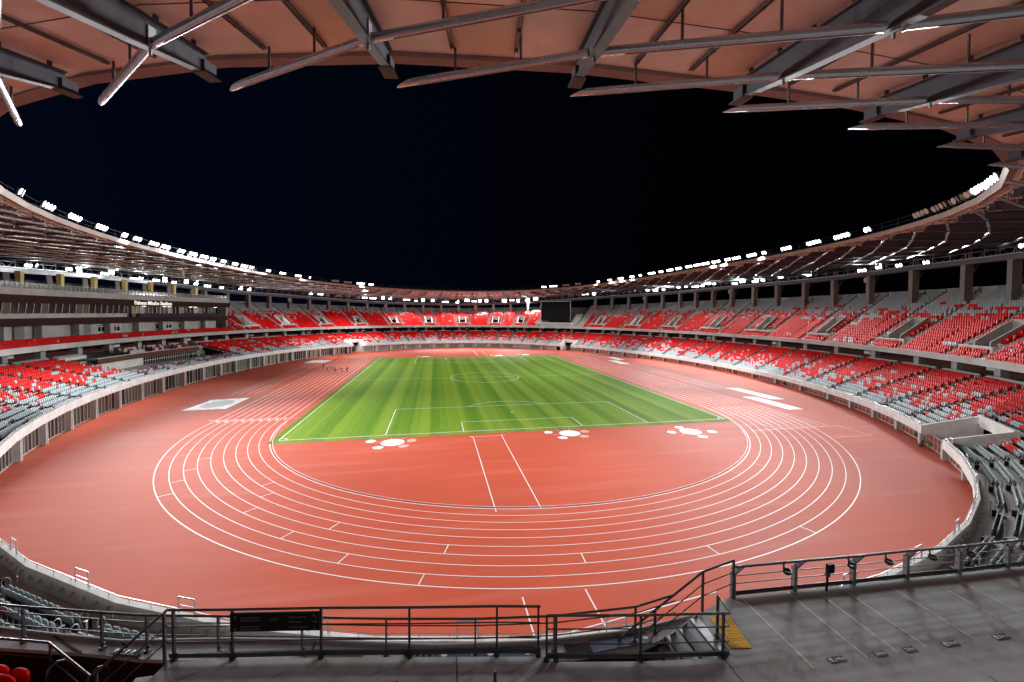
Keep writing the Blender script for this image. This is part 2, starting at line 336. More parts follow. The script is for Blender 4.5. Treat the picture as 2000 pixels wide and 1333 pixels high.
# pitch lines
ZL = 0.018
def seg(mb, p, q, w, z=ZL, mi=0):
    p = np.array(p, float); q = np.array(q, float); d = (q-p)/np.linalg.norm(q-p); a = np.array([-d[1], d[0]])*w/2
    mb.quad(P3(p-a, z), P3(q-a, z), P3(q+a, z), P3(p+a, z), mi)
def arc(mb, c, r, a0, a1, w, z=ZL, n=64, mi=0):
    A = np.radians(np.linspace(a0, a1, n+1))
    o = [(c[0]+(r+w/2)*math.cos(t), c[1]+(r+w/2)*math.sin(t), z) for t in A]; i = [(c[0]+(r-w/2)*math.cos(t), c[1]+(r-w/2)*math.sin(t), z) for t in A]
    for k in range(n): mb.quad(i[k], o[k], o[k+1], i[k+1], mi)
mb = MB(); w = 0.13
for sx in (-1, 1): seg(mb, (34*sx, -52.5), (34*sx, 52.5), w)
for sy in (-1, 1):
    seg(mb, (-34, 52.5*sy), (34, 52.5*sy), w)
    for hw, dp in ((20.16, 16.5), (9.16, 5.5)):
        for sx in (-1, 1): seg(mb, (hw*sx, 52.5*sy), (hw*sx, (52.5-dp)*sy), w)
        seg(mb, (-hw, (52.5-dp)*sy), (hw, (52.5-dp)*sy), w)
    a = math.degrees(math.acos(5.5/9.15)); arc(mb, (0, 41.5*sy), 9.15, (90 if sy < 0 else -90)-a, (90 if sy < 0 else -90)+a, w)
    arc(mb, (0, 41.5*sy), 0.15, 0, 360, 0.2, n=12)
    for sx in (-1, 1):
        b = {(-1, -1): 0, (1, -1): 90, (1, 1): 180, (-1, 1): 270}[(sx, sy)]; arc(mb, (34*sx, 52.5*sy), 1.0, b, b+90, w, n=10)
seg(mb, (-34, 0), (34, 0), w*0.8); arc(mb, (0, 0), 9.15, 0, 360, w, n=96); arc(mb, (0, 0), 0.12, 0, 360, 0.2, n=10)
tag(mb.build('pitch_markings', M['white_soft']), 'thin white football lines painted on the striped grass', kind='structure')
# lane lines
mb = MB(); w = 0.062; ZT = 0.006
for i in range(10):
    R = 36.5 + 1.22*i; ww = 0.08 if i in (0, 9) else w
    for sy in (-1, 1): arc(mb, (0, 42.195*sy), R, 0 if sy > 0 else 180, 180 if sy > 0 else 360, ww, ZT, n=120)
    seg(mb, (-R, -42.195), (-R, 42.195), ww+.02, ZT); seg(mb, (R, -42.195), (R, 42.195), ww+.02, ZT)
# straights run on past the bend, and the runways beside them
for i in range(1, 10): seg(mb, (36.5+1.22*i, -42.195), (36.5+1.22*i, -59.5), w, ZT)
for i in range(0, 10): seg(mb, (-36.5-1.22*i, 42.195), (-36.5-1.22*i, 62.0), w, ZT)
seg(mb, (33.2, -59.5), (48.9, -59.5), w, ZT); seg(mb, (48.9, -59.5), (48.9, -64.9), w, ZT); seg(mb, (42.5, -64.8), (48.9, -64.9), w, ZT)
for x in (-50.6, -51.9, -53.6, -54.9): seg(mb, (x, -16), (x, 62), .09, ZT)
for x in (50.4, 51.7, 53.4, 54.7): seg(mb, (x, -28), (x, 50), .09, ZT)
# stagger marks: lane i between lines i and i+1 at an angle about the near bend's centre
def tick(l0, l1, deg, ww=0.075, mi=0, c=(0, -42.195)):
    t = math.radians(deg); d = np.array([math.cos(t), math.sin(t)]); c = np.array(c)
    seg(mb, c+d*(36.5+1.22*l0), c+d*(36.5+1.22*l1), ww, ZT+0.004, mi)
for l, a in ((7, -115.5), (8, -107.6), (5, -106.8), (4, -120.5), (6, -123.6), (8, -144.7), (7, -148.9), (6, -153.0), (5, -157.6), (3, -135.2), (2, -139.0), (6, -93.8), (7, -81.4), (8, -69.6), (4, -161.0), (5, -132.4)): tick(l, l+1, a)
for l, a in ((0, -59.0), (1, -52.0), (2, -44.8), (3, -37.7), (4, -31.0), (5, -25)): tick(l, l+1, a, 0.05, 1)
for l, a in ((7.4, -132.2), (6.4, -135.8), (5.4, -139.5), (4.4, -144), (3.6, -148.5), (2.6, -152.5), (1.7, -157)): tick(l, l+0.55, a, 0.05, 2)
tick(2.2, 9.0, -161.0, 0.05, 1); tick(2.0, 3.8, -154.0, 0.05, 1)
seg(mb, (-48.6, -39.2), (-36.9, -39.2), 0.10, ZT+0.004); seg(mb, (-36.5, -39.5), (-33.2, -39.5), 0.06, ZT+0.004)
for y in (-36.0, -33.5, -30.0): seg(mb, (-47.4, y), (-36.5, y), 0.04, ZT+0.004, 2)
for y in (-52.5, -50.0, -46.2, -43.0, -38.0, -30.0, -25.0, -20.0):
    for i in range(9): seg(mb, (36.8+1.22*i, y+0.35*i), (37.5+1.22*i, y+0.35*i), 0.05, ZT+0.004, 1)
for i in range(9): seg(mb, (-36.9-1.22*i, 20), (-37.4-1.22*i, 20), 0.05, ZT+0.004)
# long runways of the two jumping pits inside the D's and across the bend
for x in (-8.05, -4.0):
    seg(mb, (x, -55.9), (x, -78.4), 0.09, ZT); seg(mb, (x, -89.8), (x, -93.4), 0.09, ZT)
    seg(mb, (-x-0.2 if x > -5 else 4.03, 56.2), (-x-0.2 if x > -5 else 4.03, 79.6), 0.09, ZT)
seg(mb, (7.7, 56.2), (7.7, 79.4), 0.09, ZT)
seg(mb, (-8.6, -55.35), (-3.4, -55.35), 0.09, ZT); seg(mb, (-8.05, -55.9), (-8.4, -55.0), 0.09, ZT); seg(mb, (-4.0, -55.9), (-3.9, -55.0), 0.09, ZT)
seg(mb, (-8.05, -93.4), (4.0, -91.6), 0.08, ZT)
tag(mb.build('lane_markings', [M['white'], M['pink_paint'], M['blue_paint']]), 'thin white lane lines and stagger marks painted on the red track', kind='structure')
# lane numbers on the left straight, painted flat
def textmesh(txt, size, extrude=0.0, bold=0.0, align='CENTER'):
    cu = bpy.data.curves.new('txt', 'FONT'); cu.body = txt; cu.size = size; cu.extrude = extrude; cu.offset = bold; cu.align_x = align; cu.align_y = 'CENTER'
    cu.resolution_u = 3
    o = bpy.data.objects.new('txt', cu); COL.objects.link(o); dg = bpy.context.evaluated_depsgraph_get(); dg.update()
    me = bpy.data.meshes.new_from_object(o.evaluated_get(dg)); bpy.data.objects.remove(o); bpy.data.curves.remove(cu); return me
bm = bmesh.new()
for i in range(9):
    me = textmesh(str(i+1), 1.5, bold=0.02); me.transform(Matrix.Translation((-37.1-1.22*i, -40.2, 0.011)) @ Matrix.Scale(0.75, 4, (1, 0, 0))); bm.from_mesh(me); bpy.data.meshes.remove(me)
me = bpy.data.meshes.new('lane_numbers'); bm.to_mesh(me); bm.free(); me.materials.append(M['white'])
o = bpy.data.objects.new('lane_numbers', me); COL.objects.link(o); tag(o, 'white lane numbers 1 to 9 painted across the left straight', kind='structure')
# raised kerb along the inner edge of lane one
mb = MB(); A = np.radians(np.linspace(180, 360, 91))
for k in range(90):
    p = [np.array([36.2*math.cos(t), -42.195+36.2*math.sin(t)]) for t in (A[k], A[k+1])]
    mb.bar(P3(p[0], 0.03), P3(p[1], 0.03), 0.05, 0.06)
meshthing('track_kerb', mb, M['white'], 'low white kerb along the inner edge of the near bend', 'kerb')
# throwing circles
def circle(x, y, label, rot, cols):
    t = thing('throwing_circle', label, 'throwing circle', 'white throwing circles', (x, y, 0))
    m = MB(); n = 28; m.add([(1.55*math.cos(2*math.pi*i/n), 1.55*math.sin(2*math.pi*i/n), 0.012) for i in range(n)], [tuple(range(n))]); m.build('disc', M['white'], t)
    for a, l in ((rot+90, 2.6), (rot-90, 2.6), (rot+25, 3.2), (rot-25, 3.2)):
        m = MB(); d = np.array([math.cos(math.radians(a)), math.sin(math.radians(a))]); seg(m, d*1.6, d*l, 0.06, 0.012); m.build('sector_line', M['white'], t)
    for k, (dx, dy, c) in enumerate(cols):
        m = MB(); a = math.atan2(dy, dx); ca, sa = math.cos(a), math.sin(a)
        q = [(-0.55, -0.45), (0.35, -0.75), (0.75, 0), (0.35, 0.75), (-0.55, 0.45)]
        m.add([(dx+ca*p[0]-sa*p[1], dy+sa*p[0]+ca*p[1], 0.012) for p in q], [(0, 1, 2, 3, 4)]); m.build('cage_base_mark', M[c], t)
cc = [(-2.9, 1.0, 'white'), (-1.6, -1.9, 'white'), (2.4, 0.5, 'pink_paint'), (1.5, -1.8, 'pink_paint')]
circle(-18.85, -56.1, 'white throwing circle below the left side of the penalty area', 75, cc)
circle(5.9, -56.1, 'white throwing circle in the middle below the goal line', 100, cc)
circle(23.86, -58.4, 'white throwing circle below the right corner of the grass', 120, [(-2.9, 0.2, 'white'), (-0.4, 2.3, 'white'), (3.1, -0.6, 'white'), (0.2, -2.6, 'white')])
circle(-16.8, 57.8, 'distant white throwing circle behind the left end of the far goal line', -80, cc[:2])
circle(12.5, 57.9, 'distant white throwing circle behind the middle of the far goal line', -100, cc[:2])
circle(24.2, 60.3, 'distant white throwing circle behind the right end of the far goal line', -110, cc[:2])
# white printed sheets lying on the track
def sheet(quad, label, grey=False):
    q = [np.array(p) for p in quad]; c = sum(q)/4; z = 0.014
    t = thing('ground_sheet', label, 'ground sheet', 'white sheets laid flat on the track', (c[0], c[1], 0))
    m = MB(); m.hexa([P3(p-c, 0.004) for p in q] + [P3(p-c, z) for p in q]); m.build('sheet', M['white'], t)
    f = lambda a, b: (q[0]*(1-a)*(1-b) + q[1]*a*(1-b) + q[2]*a*b + q[3]*(1-a)*b) - c
    m = MB(); R = np.random.default_rng(int(abs(c[0]*10)))
    for k in range(26):
        a = R.uniform(0.04, 0.9); side = R.random() < 0.75
        b = (0.03 if R.random() < 0.5 else 0.93) if side else R.uniform(0.1, 0.85); w, h = (R.uniform(0.03, 0.1), 0.03) if side else (0.02, 0.05)
        m.quad(P3(f(a, b), z+.004), P3(f(a+w, b), z+.004), P3(f(a+w, b+h), z+.004), P3(f(a, b+h), z+.004))
    for k in range(8):
        b = 0.1+0.1*k; m.quad(*[P3(f(a_, b_), z+.004) for a_, b_ in ((0.01, b), (0.035, b), (0.035, b+.06), (0.01, b+.06))])
    m.build('print_pattern', M['blue_paint'], t)
    if grey:
        m = MB(); n = 20; m.add([P3(f(0.5+0.36*math.cos(2*math.pi*i/n), 0.5+0.38*math.sin(2*math.pi*i/n)), z+.003) for i in range(n)], [tuple(range(n))]); m.build('grey_print', M['concrete_pale'], t)
sheet([(-56.7, -30.7), (-49.9, -30.4), (-49.9, -20.2), (-56.3, -21.5)], 'large white and grey printed sheet on the near left of the track', True)
sheet([(-57.2, 41.5), (-50.8, 41.2), (-49.6, 49.0), (-56.5, 50.0)], 'distant white printed sheet on the far left beyond the walking group')
sheet([(50.4, -48.4), (53.4, -48.6), (53.2, -37.0), (50.5, -36.2)], 'long white printed sheet on the near right beside the outer lanes')
sheet([(54.6, -39.5), (57.4, -40.0), (57.0, -27.0), (54.3, -26.0)], 'long white printed sheet nearest to the right stand')
sheet([(49.8, 22.0), (53.0, 22.0), (53.0, 33.5), (49.8, 34.0)], 'distant white printed sheet on the far right next to the lanes')
sheet([(54.2, 35.0), (57.4, 34.6), (57.2, 44.6), (54.0, 45.0)], 'distant white printed sheet on the far right close to the stand')
mb = MB(); mb.quad((45.4, -78.4, .006), (46.6, -77.6, .006), (51.4, -71.6, .006), (50.2, -71.9, .006)); tag(mb.build('drain_cover', M['concrete']), 'long grey drain cover by the right corner of the track', 'drain cover')
# ------------------------------------------------------------------ lower stand
GAPS = (15, 30, 53, 68)
NR = 14
LS = thing('lower_stand', 'lower ring of seating with pale concrete front wall all round the track', 'stand')
AP = [Apt(u) for u in UN]; A2 = np.array([a[0] for a in AP]); AZ = np.array([a[1] for a in AP])
B2 = ring(UN, 15.5); N2 = nrm(UN)
def fr(r): return (0.75+0.98*r)/15.5
def lowp(j, f): return A2[j]*(1-f) + B2[j]*f
def lowz(j, r): z0 = AZ[j]-0.95; return z0 + (7.1-z0)*r/13.0
VIPB = (39, 40, 41, 42, 43)
def lz(bay, node, r):
    """floor of row r at a node, seen from one bay (the bays in front of the VIP box are flat)"""
    if bay % 72 in VIPB: return AZ[node]-0.95 + 0.13*min(r, 5) if r < 12 else 6.85
    return lowz(node, r)
def clear_gap(j): return (j % 72) in GAPS
mb = MB()
for j in range(72):
    k = j+1; g = clear_gap(j); r0 = 5 if g else 0
    if not g:
        z0, z1 = lowz(j, 0), lowz(k, 0); mb.quad(P3(lowp(j, 0.2/15.5), z0), P3(lowp(k, 0.2/15.5), z1), P3(lowp(k, fr(0)), z1), P3(lowp(j, fr(0)), z0))
    for r in range(r0, NR):
        za, zb = lz(j, j, r), lz(j, k, r)
        mb.quad(P3(lowp(j, fr(r)), za), P3(lowp(k, fr(r)), zb), P3(lowp(k, fr(r+1)), zb), P3(lowp(j, fr(r+1)), za))
        pa, pb = (lz(j, j, r-1), lz(j, k, r-1)) if r > r0 else (za-(0.4 if g else 0), zb-(0.4 if g else 0))
        if r > r0 or g: mb.quad(P3(lowp(j, fr(r)), pa), P3(lowp(k, fr(r)), pb), P3(lowp(k, fr(r)), zb), P3(lowp(j, fr(r)), za))
    # concourse floor behind the blocks
    mb.quad(P3(lowp(j, fr(NR)), 7.1), P3(lowp(k, fr(NR)), 7.1), P3(ring(UN[k], 24), 7.1), P3(ring(UN[j], 24), 7.1))
mb.build('terrace', M['terrace'], LS)
# front wall
def wallseg(mb, p, q, zp, zq, h, th, n1, n2, mi=0):
    p = np.array(p); q = np.array(q)
    mb.hexa([P3(p, zp-h), P3(q, zq-h), P3(q+n2*th, zq-h), P3(p+n1*th, zp-h), P3(p, zp), P3(q, zq), P3(q+n2*th, zq), P3(p+n1*th, zp)], mi)
mb = MB(); rl = MB()
for j in range(72):
    if clear_gap(j): continue
    k = j+1
    wallseg(mb, A2[j], A2[k], AZ[j], AZ[k], 1.05, 0.3, N2[j], N2[k])
    # underside back to the facade
    mb.quad(P3(A2[j], AZ[j]-1.05), P3(A2[j]+N2[j]*1.6, AZ[j]-1.05), P3(A2[k]+N2[k]*1.6, AZ[k]-1.05), P3(A2[k], AZ[k]-1.05))
    # pale outer coping lip
    a, b = P3(A2[j]+N2[j]*0.15, AZ[j]+0.22), P3(A2[k]+N2[k]*0.15, AZ[k]+0.22)
    rl.tube([a, b], 0.025, 6)
    for t in np.arange(0.1, 1, 0.2): p = a*(1-t)+b*t; rl.bar(p-np.array([0, 0, 0.22]), p, 0.03, 0.03, up=(1, 0, 0))
    if clear_gap(j+1): mb.build('front_wall', M['concrete_pale'], LS); rl.build('wall_top_rail', M['rail_light'], LS); mb = MB(); rl = MB()
mb.build('front_wall', M['concrete_pale'], LS)
rl.build('wall_top_rail', M['rail_light'], LS)
# bench-end hoops of the front wall: small raised gates
for j in range(54, 68):
    t = 0.55; p, q = P3(A2[j]*(1-t)+A2[j+1]*t, AZ[j]), P3(A2[j]*(0.86-t)+A2[j+1]*(t+0.14), AZ[j])
    off = np.array([*(N2[j]*0.15), 0]); m = MB(); up = np.array([0, 0, 0.75])
    m.tube([p+off, p+off+up], 0.035, 6); m.tube([q+off, q+off+up], 0.035, 6); m.tube([p+off+up, q+off+up], 0.03, 6); m.tube([p+off+up*0.5, q+off+up*0.5], 0.02, 6)
    m.build('wall_gate_rail', M['rail_light'], LS)
# light brackets on the inner face of the near front wall
for j in list(range(54, 61)) + list(range(63, 68)):
    for t in np.arange(0.08, 1.0, 0.125):
        p = P3(A2[j]*(1-t)+A2[j+1]*t + N2[j]*0.34, AZ[j]-0.32); m = MB(); m.bar(p, p+np.array([N2[j][0]*0.12, N2[j][1]*0.12, -0.16]), 0.05, 0.16)
        m.build('wall_bracket', M['rail_light'], LS)
# back panels of the blocks
for j in range(72):
    k = j+1; L = np.linalg.norm(lowp(k, .92)-lowp(j, .92)); e = 0.75/L
    p = [lowp(j, fr(NR))*(1-e)+lowp(k, fr(NR))*e, lowp(j, fr(NR))*e+lowp(k, fr(NR))*(1-e)]; q = [lowp(j, .985)*(1-e)+lowp(k, .985)*e, lowp(j, .985)*e+lowp(k, .985)*(1-e)]
    if 50.4 < UN[j] % 72 < 54.6: continue
    m = MB(); m.hexa([P3(p[0], 7.1), P3(p[1], 7.1), P3(q[1], 7.1), P3(q[0], 7.1), P3(p[0], 7.75), P3(p[1], 7.75), P3(q[1], 8.12), P3(q[0], 8.12)])
    m.build('block_back_panel', M['concrete_pale'], LS)
# stairways between blocks
for j in range(72):
    m = MB(); d = N2[j]; t = np.array([-d[1], d[0]])
    for r in range(NR):
        if r < 5 and (clear_gap(j) or clear_gap(j-1)): continue
        if j in VIPB[1:] and r > 4: continue
        z = lz(j, j, r); zp = lz(j, j, max(r-1, 0)); p = lowp(j, fr(r)); L = np.linalg.norm(lowp(j, fr(r+1))-p)
        if r: m.box(P3(p-d*0.2, zp+0.003), 1.1, 0.4, (z-zp)*0.5, ax=t)
        m.box(P3(p+d*0.06+t*0.62, z), 0.05, 0.05, 0.85, ax=t, mi=1); m.box(P3(p+d*0.3-t*0.62, z), 0.10, 0.3, 0.5, ax=t, mi=2)  # pale post; the seat ends' shadow is built in as a black block
    m.build('stairway', [M['concrete'], M['rail_light'], M['seat_black']], LS)
# facade under the front wall
def facade_pts(u, d=1.3):
    p, z = Apt(u); n = nrm(u); return p + n*d, z-1.05, n
def span(u, lo, hi): return lo < u % 72 < hi
pm = MB()
for i in range(72):
    u0, u1 = UC[i], UC[(i+1) % 72] + (72 if i == 71 else 0)
    um = (u0+u1)/2 % 72
    p, zt, n = facade_pts(u0); t = np.array([-n[1], n[0]])
    if not (66.5 < u0 % 72 or u0 % 72 < 4) and not (28.2 < u0 % 72 < 29.0) and not (42.5 < u0 % 72 < 43.3):
        m = MB(); m.box(P3(p-n*0.2, 0), 0.75, 0.9, zt, ax=t); m.box(P3(p-n*0.68-t*0.15, 0.0), 0.14, 0.07, zt-0.02, ax=t, mi=1)
        m.build('facade_pier', [M['concrete'], M['concrete_pale']], LS)
    if um > 66 or um < 5: continue
    a, za, na = facade_pts(u0+0.07); b, zb, nb = facade_pts(u1-0.07)
    inner = 28.0 < um < 43.3
    if span(um, 28.0, 28.99) or span(um, 42.4, 43.4): continue
    if inner:
        m = MB(); m.hexa([P3(a, 0), P3(b, 0), P3(b+nb*.3, 0), P3(a+na*.3, 0), P3(a, za), P3(b, zb), P3(b+nb*.3, zb), P3(a+na*.3, za)])
        if i % 2 or um > 33:
            a2, b2 = a*.85+b*.15-na*.03, a*.15+b*.85-nb*.03; m.quad(P3(a2, .25), P3(b2, .25), P3(b2, zb*.8), P3(a2, za*.8), 1)
        m.build('facade_wall_panel', [M['concrete'], M['concrete_dark']], LS)
    else:
        right = um < 28
        nm = 5 if right else 6
        m = MB(); fq = lambda s: a*(1-s)+b*s
        for s in range(nm+1):
            q = fq(s/nm); m.bar(P3(q-na*.06, 0), P3(q-na*.06, za), .09, .09, up=(na[0], na[1], 0))
        m.bar(P3(a-na*.06, 0.08), P3(b-nb*.06, 0.08), .08, .12); m.bar(P3(a-na*.06, za-.1), P3(b-nb*.06, zb-.1), .08, .14)
        if right: m.bar(P3(a-na*.06, za*.5), P3(b-nb*.06, zb*.5), .05, .05)
        wd = m.build('facade_window' if not right else 'facade_screen', M['mullion'], LS)
        for s in range(nm):
            pm = MB(); p0, p1 = fq((s+.06)/nm), fq((s+.94)/nm); pm.quad(P3(p0, .1), P3(p1, .1), P3(p1, zb-.12), P3(p0, za-.12))
            if right: mt = M['red_board'] if rng.random() < .93 else M['glass']
            else:
                x = rng.random(); mt = M['room_lit'] if (x < .28 and um < 49.5) else (M['room_dim'] if x < .62 else M['glass'])
            pm.build('pane' if not right else 'board', mt, wd)
# tunnels in the corners
for g in GAPS:
    tm = MB()
    for j, sgn in ((g, 1), (g+1, -1)):
        d = N2[j]; t = np.array([-d[1], d[0]])*sgn
        f5 = fr(5)
        p, q = A2[j], lowp(j, f5+0.02); z5 = lowz(j, 5)+0.95
        tm.hexa([P3(p, AZ[j]-1.1), P3(q, AZ[j]-1.1), P3(q+t*.28, AZ[j]-1.1), P3(p+t*.28, AZ[j]-1.1), P3(p, AZ[j]+.02), P3(q, z5), P3(q+t*.28, z5), P3(p+t*.28, AZ[j]+.02)])
        tm.hexa([P3(p+d*1.3, 0), P3(lowp(j, 1), 0), P3(lowp(j, 1)+t*.25, 0), P3(p+d*1.3+t*.25, 0), P3(p+d*1.3, AZ[j]-1.1), P3(lowp(j, 1), AZ[j]-1.1), P3(lowp(j, 1)+t*.25, AZ[j]-1.1), P3(p+d*1.3+t*.25, AZ[j]-1.1)])
    j, k = g, g+1; f5 = fr(5)
    a, b = lowp(j, f5-.01), lowp(k, f5-.01); zj, zk = lowz(j, 5), lowz(k, 5)
    wallseg(tm, a, b, zj+.95, zk+.95, 1.4, .25, N2[j], N2[k])
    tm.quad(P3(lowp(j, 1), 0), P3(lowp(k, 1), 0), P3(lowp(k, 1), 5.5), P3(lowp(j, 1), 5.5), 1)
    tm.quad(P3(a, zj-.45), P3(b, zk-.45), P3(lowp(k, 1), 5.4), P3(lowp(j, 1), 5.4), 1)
    tm.build('corner_tunnel', [M['concrete_pale'], M['black']], LS)
# concourse behind the lower blocks: columns, dark back wall, kiosks, ceiling lamps
mb = MB(); us = np.linspace(0, 72, 145)
for a, b in zip(us[:-1], us[1:]): mb.quad(P3(ring(a, 24), 7.1), P3(ring(b, 24), 7.1), P3(ring(b, 24), 11.0), P3(ring(a, 24), 11.0))
mb.build('concourse_wall', M['brown_mid'], LS)
for i in range(72):
    u = UC[i]
    if u % 72 > 66 or u % 72 < 5: continue
    n = nrm(u); p = ring(u, 18.2); m = MB(); m.box(P3(p, 7.1), 1.25, 1.1, 3.2, ax=(-n[1], n[0])); m.build('concourse_column', M['concrete'], LS)
for i in range(72):
    u = (UC[i]+.5) % 72; n = nrm(u)
    if u > 63 or u < 8: continue
    if i % 3 == 1: m = MB(); m.box(P3(ring(u, 20.0), 8.2), 1.8, 0.3, 0.7, ax=(-n[1], n[0])); m.build('kiosk_sign', M['concrete_pale'], LS)
    m = MB(); m.box(P3(ring(u+.2, 16.0), 9.75), .22, .22, .06, ax=(-n[1], n[0])); m.build('ceiling_lamp', M['ceil_lamp'], LS)
# ------------------------------------------------------------------ upper stand
US = thing('upper_stand', 'upper ring of seating behind a grey concrete front edge under the roof', 'stand')
NRU = 22; D0 = 12.2; TR = 0.8
BLD0, BLD1 = 48.55, 61.9           # the main building takes the place of the upper rows here
NEAR0, NEAR1 = 66.9, 77.4          # near side: viewing deck (77.4 = 5.4)
SCR0, SCR1 = 28.75, 31.25          # video screen bay
BX = [(10.12, 11.02), (12.44, 13.42), (14.96, 15.93), (17.46, 18.82), (19.98, 21.18), (22.44, 23.5), (24.75, 25.75), (27.0, 27.95), (31.95, 32.75), (33.44, 34.25), (35.36, 36.16), (37.32, 38.06),
      (39.25, 40.05), (41.25, 42.05), (43.2, 44.05), (45.25, 46.15), (47.2, 48.1), (5.6, 6.5), (7.8, 8.7), (62.6, 63.5), (64.9, 65.8)]
def dU(r): return D0 + TR*r
def zU(u, r): return 10.3 + r*(zD(u)-1.0-10.3)/(NRU-1.0)
VIS = {}
for a, b in BX: c = (a+b)/2; hw = 0.17; VIS[(a, b)] = (c-hw, c+hw)
def reg(u):
    v = u % 72
    if BLD0 < v < BLD1: return 'bld'
    if NEAR0 <= v or v < NEAR1-72: return 'near'
    if SCR0 < v < SCR1: return 'scr'
    for ab, (p, q) in VIS.items():
        if p < v < q: return 'vom'
    return 'std'
brk = set(np.round(np.arange(0, 72, 0.5), 3)) | set(np.round(UC % 72, 3)) | {BLD0, BLD1, NEAR0, NEAR1-72, SCR0, SCR1}
for (a, b), (p, q) in VIS.items(): brk |= {a, b, p, q}
brk = sorted(brk); brk.append(brk[0]+72)
ter = MB(); fas = MB(); slab = MB(); bw = MB(); led = MB()
for a, b in zip(brk[:-1], brk[1:]):
    if b-a < 1e-4: continue
    m_ = (a+b)/2; k = reg(m_); pa, pb = lambda d: ring(a, d), lambda d: ring(b, d)
    if k not in ('std', 'vom') and bw.n: bw.build('back_wall', M['concrete'], US); bw = MB()
    if k != 'near':
        fas.hexa([P3(pa(11.6), 10.0), P3(pb(11.6), 10.0), P3(pb(11.9), 10.0), P3(pa(11.9), 10.0), P3(pa(11.6), 11.0), P3(pb(11.6), 11.0), P3(pb(11.9), 11.0), P3(pa(11.9), 11.0)])
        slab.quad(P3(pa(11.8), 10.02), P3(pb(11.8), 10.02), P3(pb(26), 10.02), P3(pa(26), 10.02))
        ter.quad(P3(pa(11.9), 10.3), P3(pb(11.9), 10.3), P3(pb(dU(0)), 10.3), P3(pa(dU(0)), 10.3))
    else: continue
    rows = 3 if k == 'bld' else NRU
    for r in range(rows):
        if k == 'scr' and r > 2: za = zb = zU(a, 3); rr = 3
        elif k == 'vom' and 3 <= r <= 9: za, zb = zU(a, 3), zU(b, 3); rr = 3
        else: za, zb = zU(a, r), zU(b, r); rr = r
        ter.quad(P3(pa(dU(r)), za), P3(pb(dU(r)), zb), P3(pb(dU(r+1)), zb), P3(pa(dU(r+1)), za))
        if rr == r and r:
            qa, qb = (zU(a, 3), zU(b, 3)) if (k == 'vom' and r == 10) else (zU(a, r-1), zU(b, r-1))
            if not (k == 'vom' and r == 10): ter.quad(P3(pa(dU(r)), qa), P3(pb(dU(r)), qb), P3(pb(dU(r)), zb), P3(pa(dU(r)), za))
    if k == 'bld': ter.quad(P3(pa(dU(3)), zU(a, 3)), P3(pb(dU(3)), zU(b, 3)), P3(pb(22), zU(b, 3)), P3(pa(22), zU(a, 3)))
    if k in ('std', 'vom'):
        d = dU(NRU); za, zb = zU(a, NRU-1), zU(b, NRU-1)
        bw.hexa([P3(pa(d), za-.2), P3(pb(d), zb-.2), P3(pb(d+.3), zb-.2), P3(pa(d+.3), za-.2), P3(pa(d), zD(a)), P3(pb(d), zD(b)), P3(pb(d+.3), zD(b)), P3(pa(d+.3), zD(a))])
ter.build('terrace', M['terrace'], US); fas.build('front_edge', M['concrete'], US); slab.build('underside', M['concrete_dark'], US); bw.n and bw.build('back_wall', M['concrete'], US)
for (a, b), (p, q) in VIS.items():
    # front block ledge
    d = dU(3)-.12; z0a, z0b = zU(a, 2), zU(b, 2); m = MB()
    f = lambda u, dd: ring(u, dd)
    m.hexa([P3(f(a+.04, d), z0a), P3(f(b-.04, d), z0b), P3(f(b-.04, d+.22), z0b), P3(f(a+.04, d+.22), z0a), P3(f(a+.04, d), z0a+1.15), P3(f(b-.04, d), z0b+1.15), P3(f(b-.04, d+.22), z0b+1.15), P3(f(a+.04, d+.22), z0a+1.15)])
    m.hexa([P3(f(a+.02, d-.25), z0a+1.15), P3(f(b-.02, d-.25), z0b+1.15), P3(f(b-.02, d+.45), z0b+1.15), P3(f(a+.02, d+.45), z0a+1.15), P3(f(a+.02, d-.25), z0a+1.24), P3(f(b-.02, d-.25), z0b+1.24), P3(f(b-.02, d+.45), z0b+1.24), P3(f(a+.02, d+.45), z0a+1.24)])
    m.build('front_block_ledge', M['concrete_pale'], US)
    # vomitory: side walls, lintel, dark mouth, exit lamp
    m = MB(); zf = zU(p, 3)
    for uu_, s in ((p, -1), (q, 1)):
        n = nrm(uu_); t = np.array([-n[1], n[0]])*s
        P, Q = ring(uu_, dU(4)), ring(uu_, dU(10)+.1); za, zb = zU(uu_, 5)+.25, zU(uu_, 10)+1.0
        m.hexa([P3(P, zf), P3(Q, zf), P3(Q+t*.22, zf), P3(P+t*.22, zf), P3(P, za), P3(Q, zb), P3(Q+t*.22, zb), P3(P+t*.22, za)])
    dd = dU(10)
    m.hexa([P3(ring(p, dd), zf+2.3), P3(ring(q, dd), zf+2.3), P3(ring(q, dd+.25), zf+2.3), P3(ring(p, dd+.25), zf+2.3), P3(ring(p, dd), zU(p, 10)+1.0), P3(ring(q, dd), zU(q, 10)+1.0), P3(ring(q, dd+.25), zU(q, 10)+1.0), P3(ring(p, dd+.25), zU(p, 10)+1.0)])
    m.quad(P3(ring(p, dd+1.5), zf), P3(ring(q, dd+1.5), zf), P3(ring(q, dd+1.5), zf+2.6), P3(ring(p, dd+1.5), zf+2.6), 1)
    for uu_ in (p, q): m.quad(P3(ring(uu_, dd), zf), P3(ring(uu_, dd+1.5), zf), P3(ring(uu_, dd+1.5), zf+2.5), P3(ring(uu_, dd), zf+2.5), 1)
    v = m.build('entrance_tunnel', [M['concrete'], M['black']], US)
    c = (p+q)/2; n = nrm(c); m = MB(); m.box(P3(ring(c, dd-.1), zf+2.32), .35, .08, .16, ax=(-n[1], n[0])); m.build('exit_lamp', M['exit'], v)
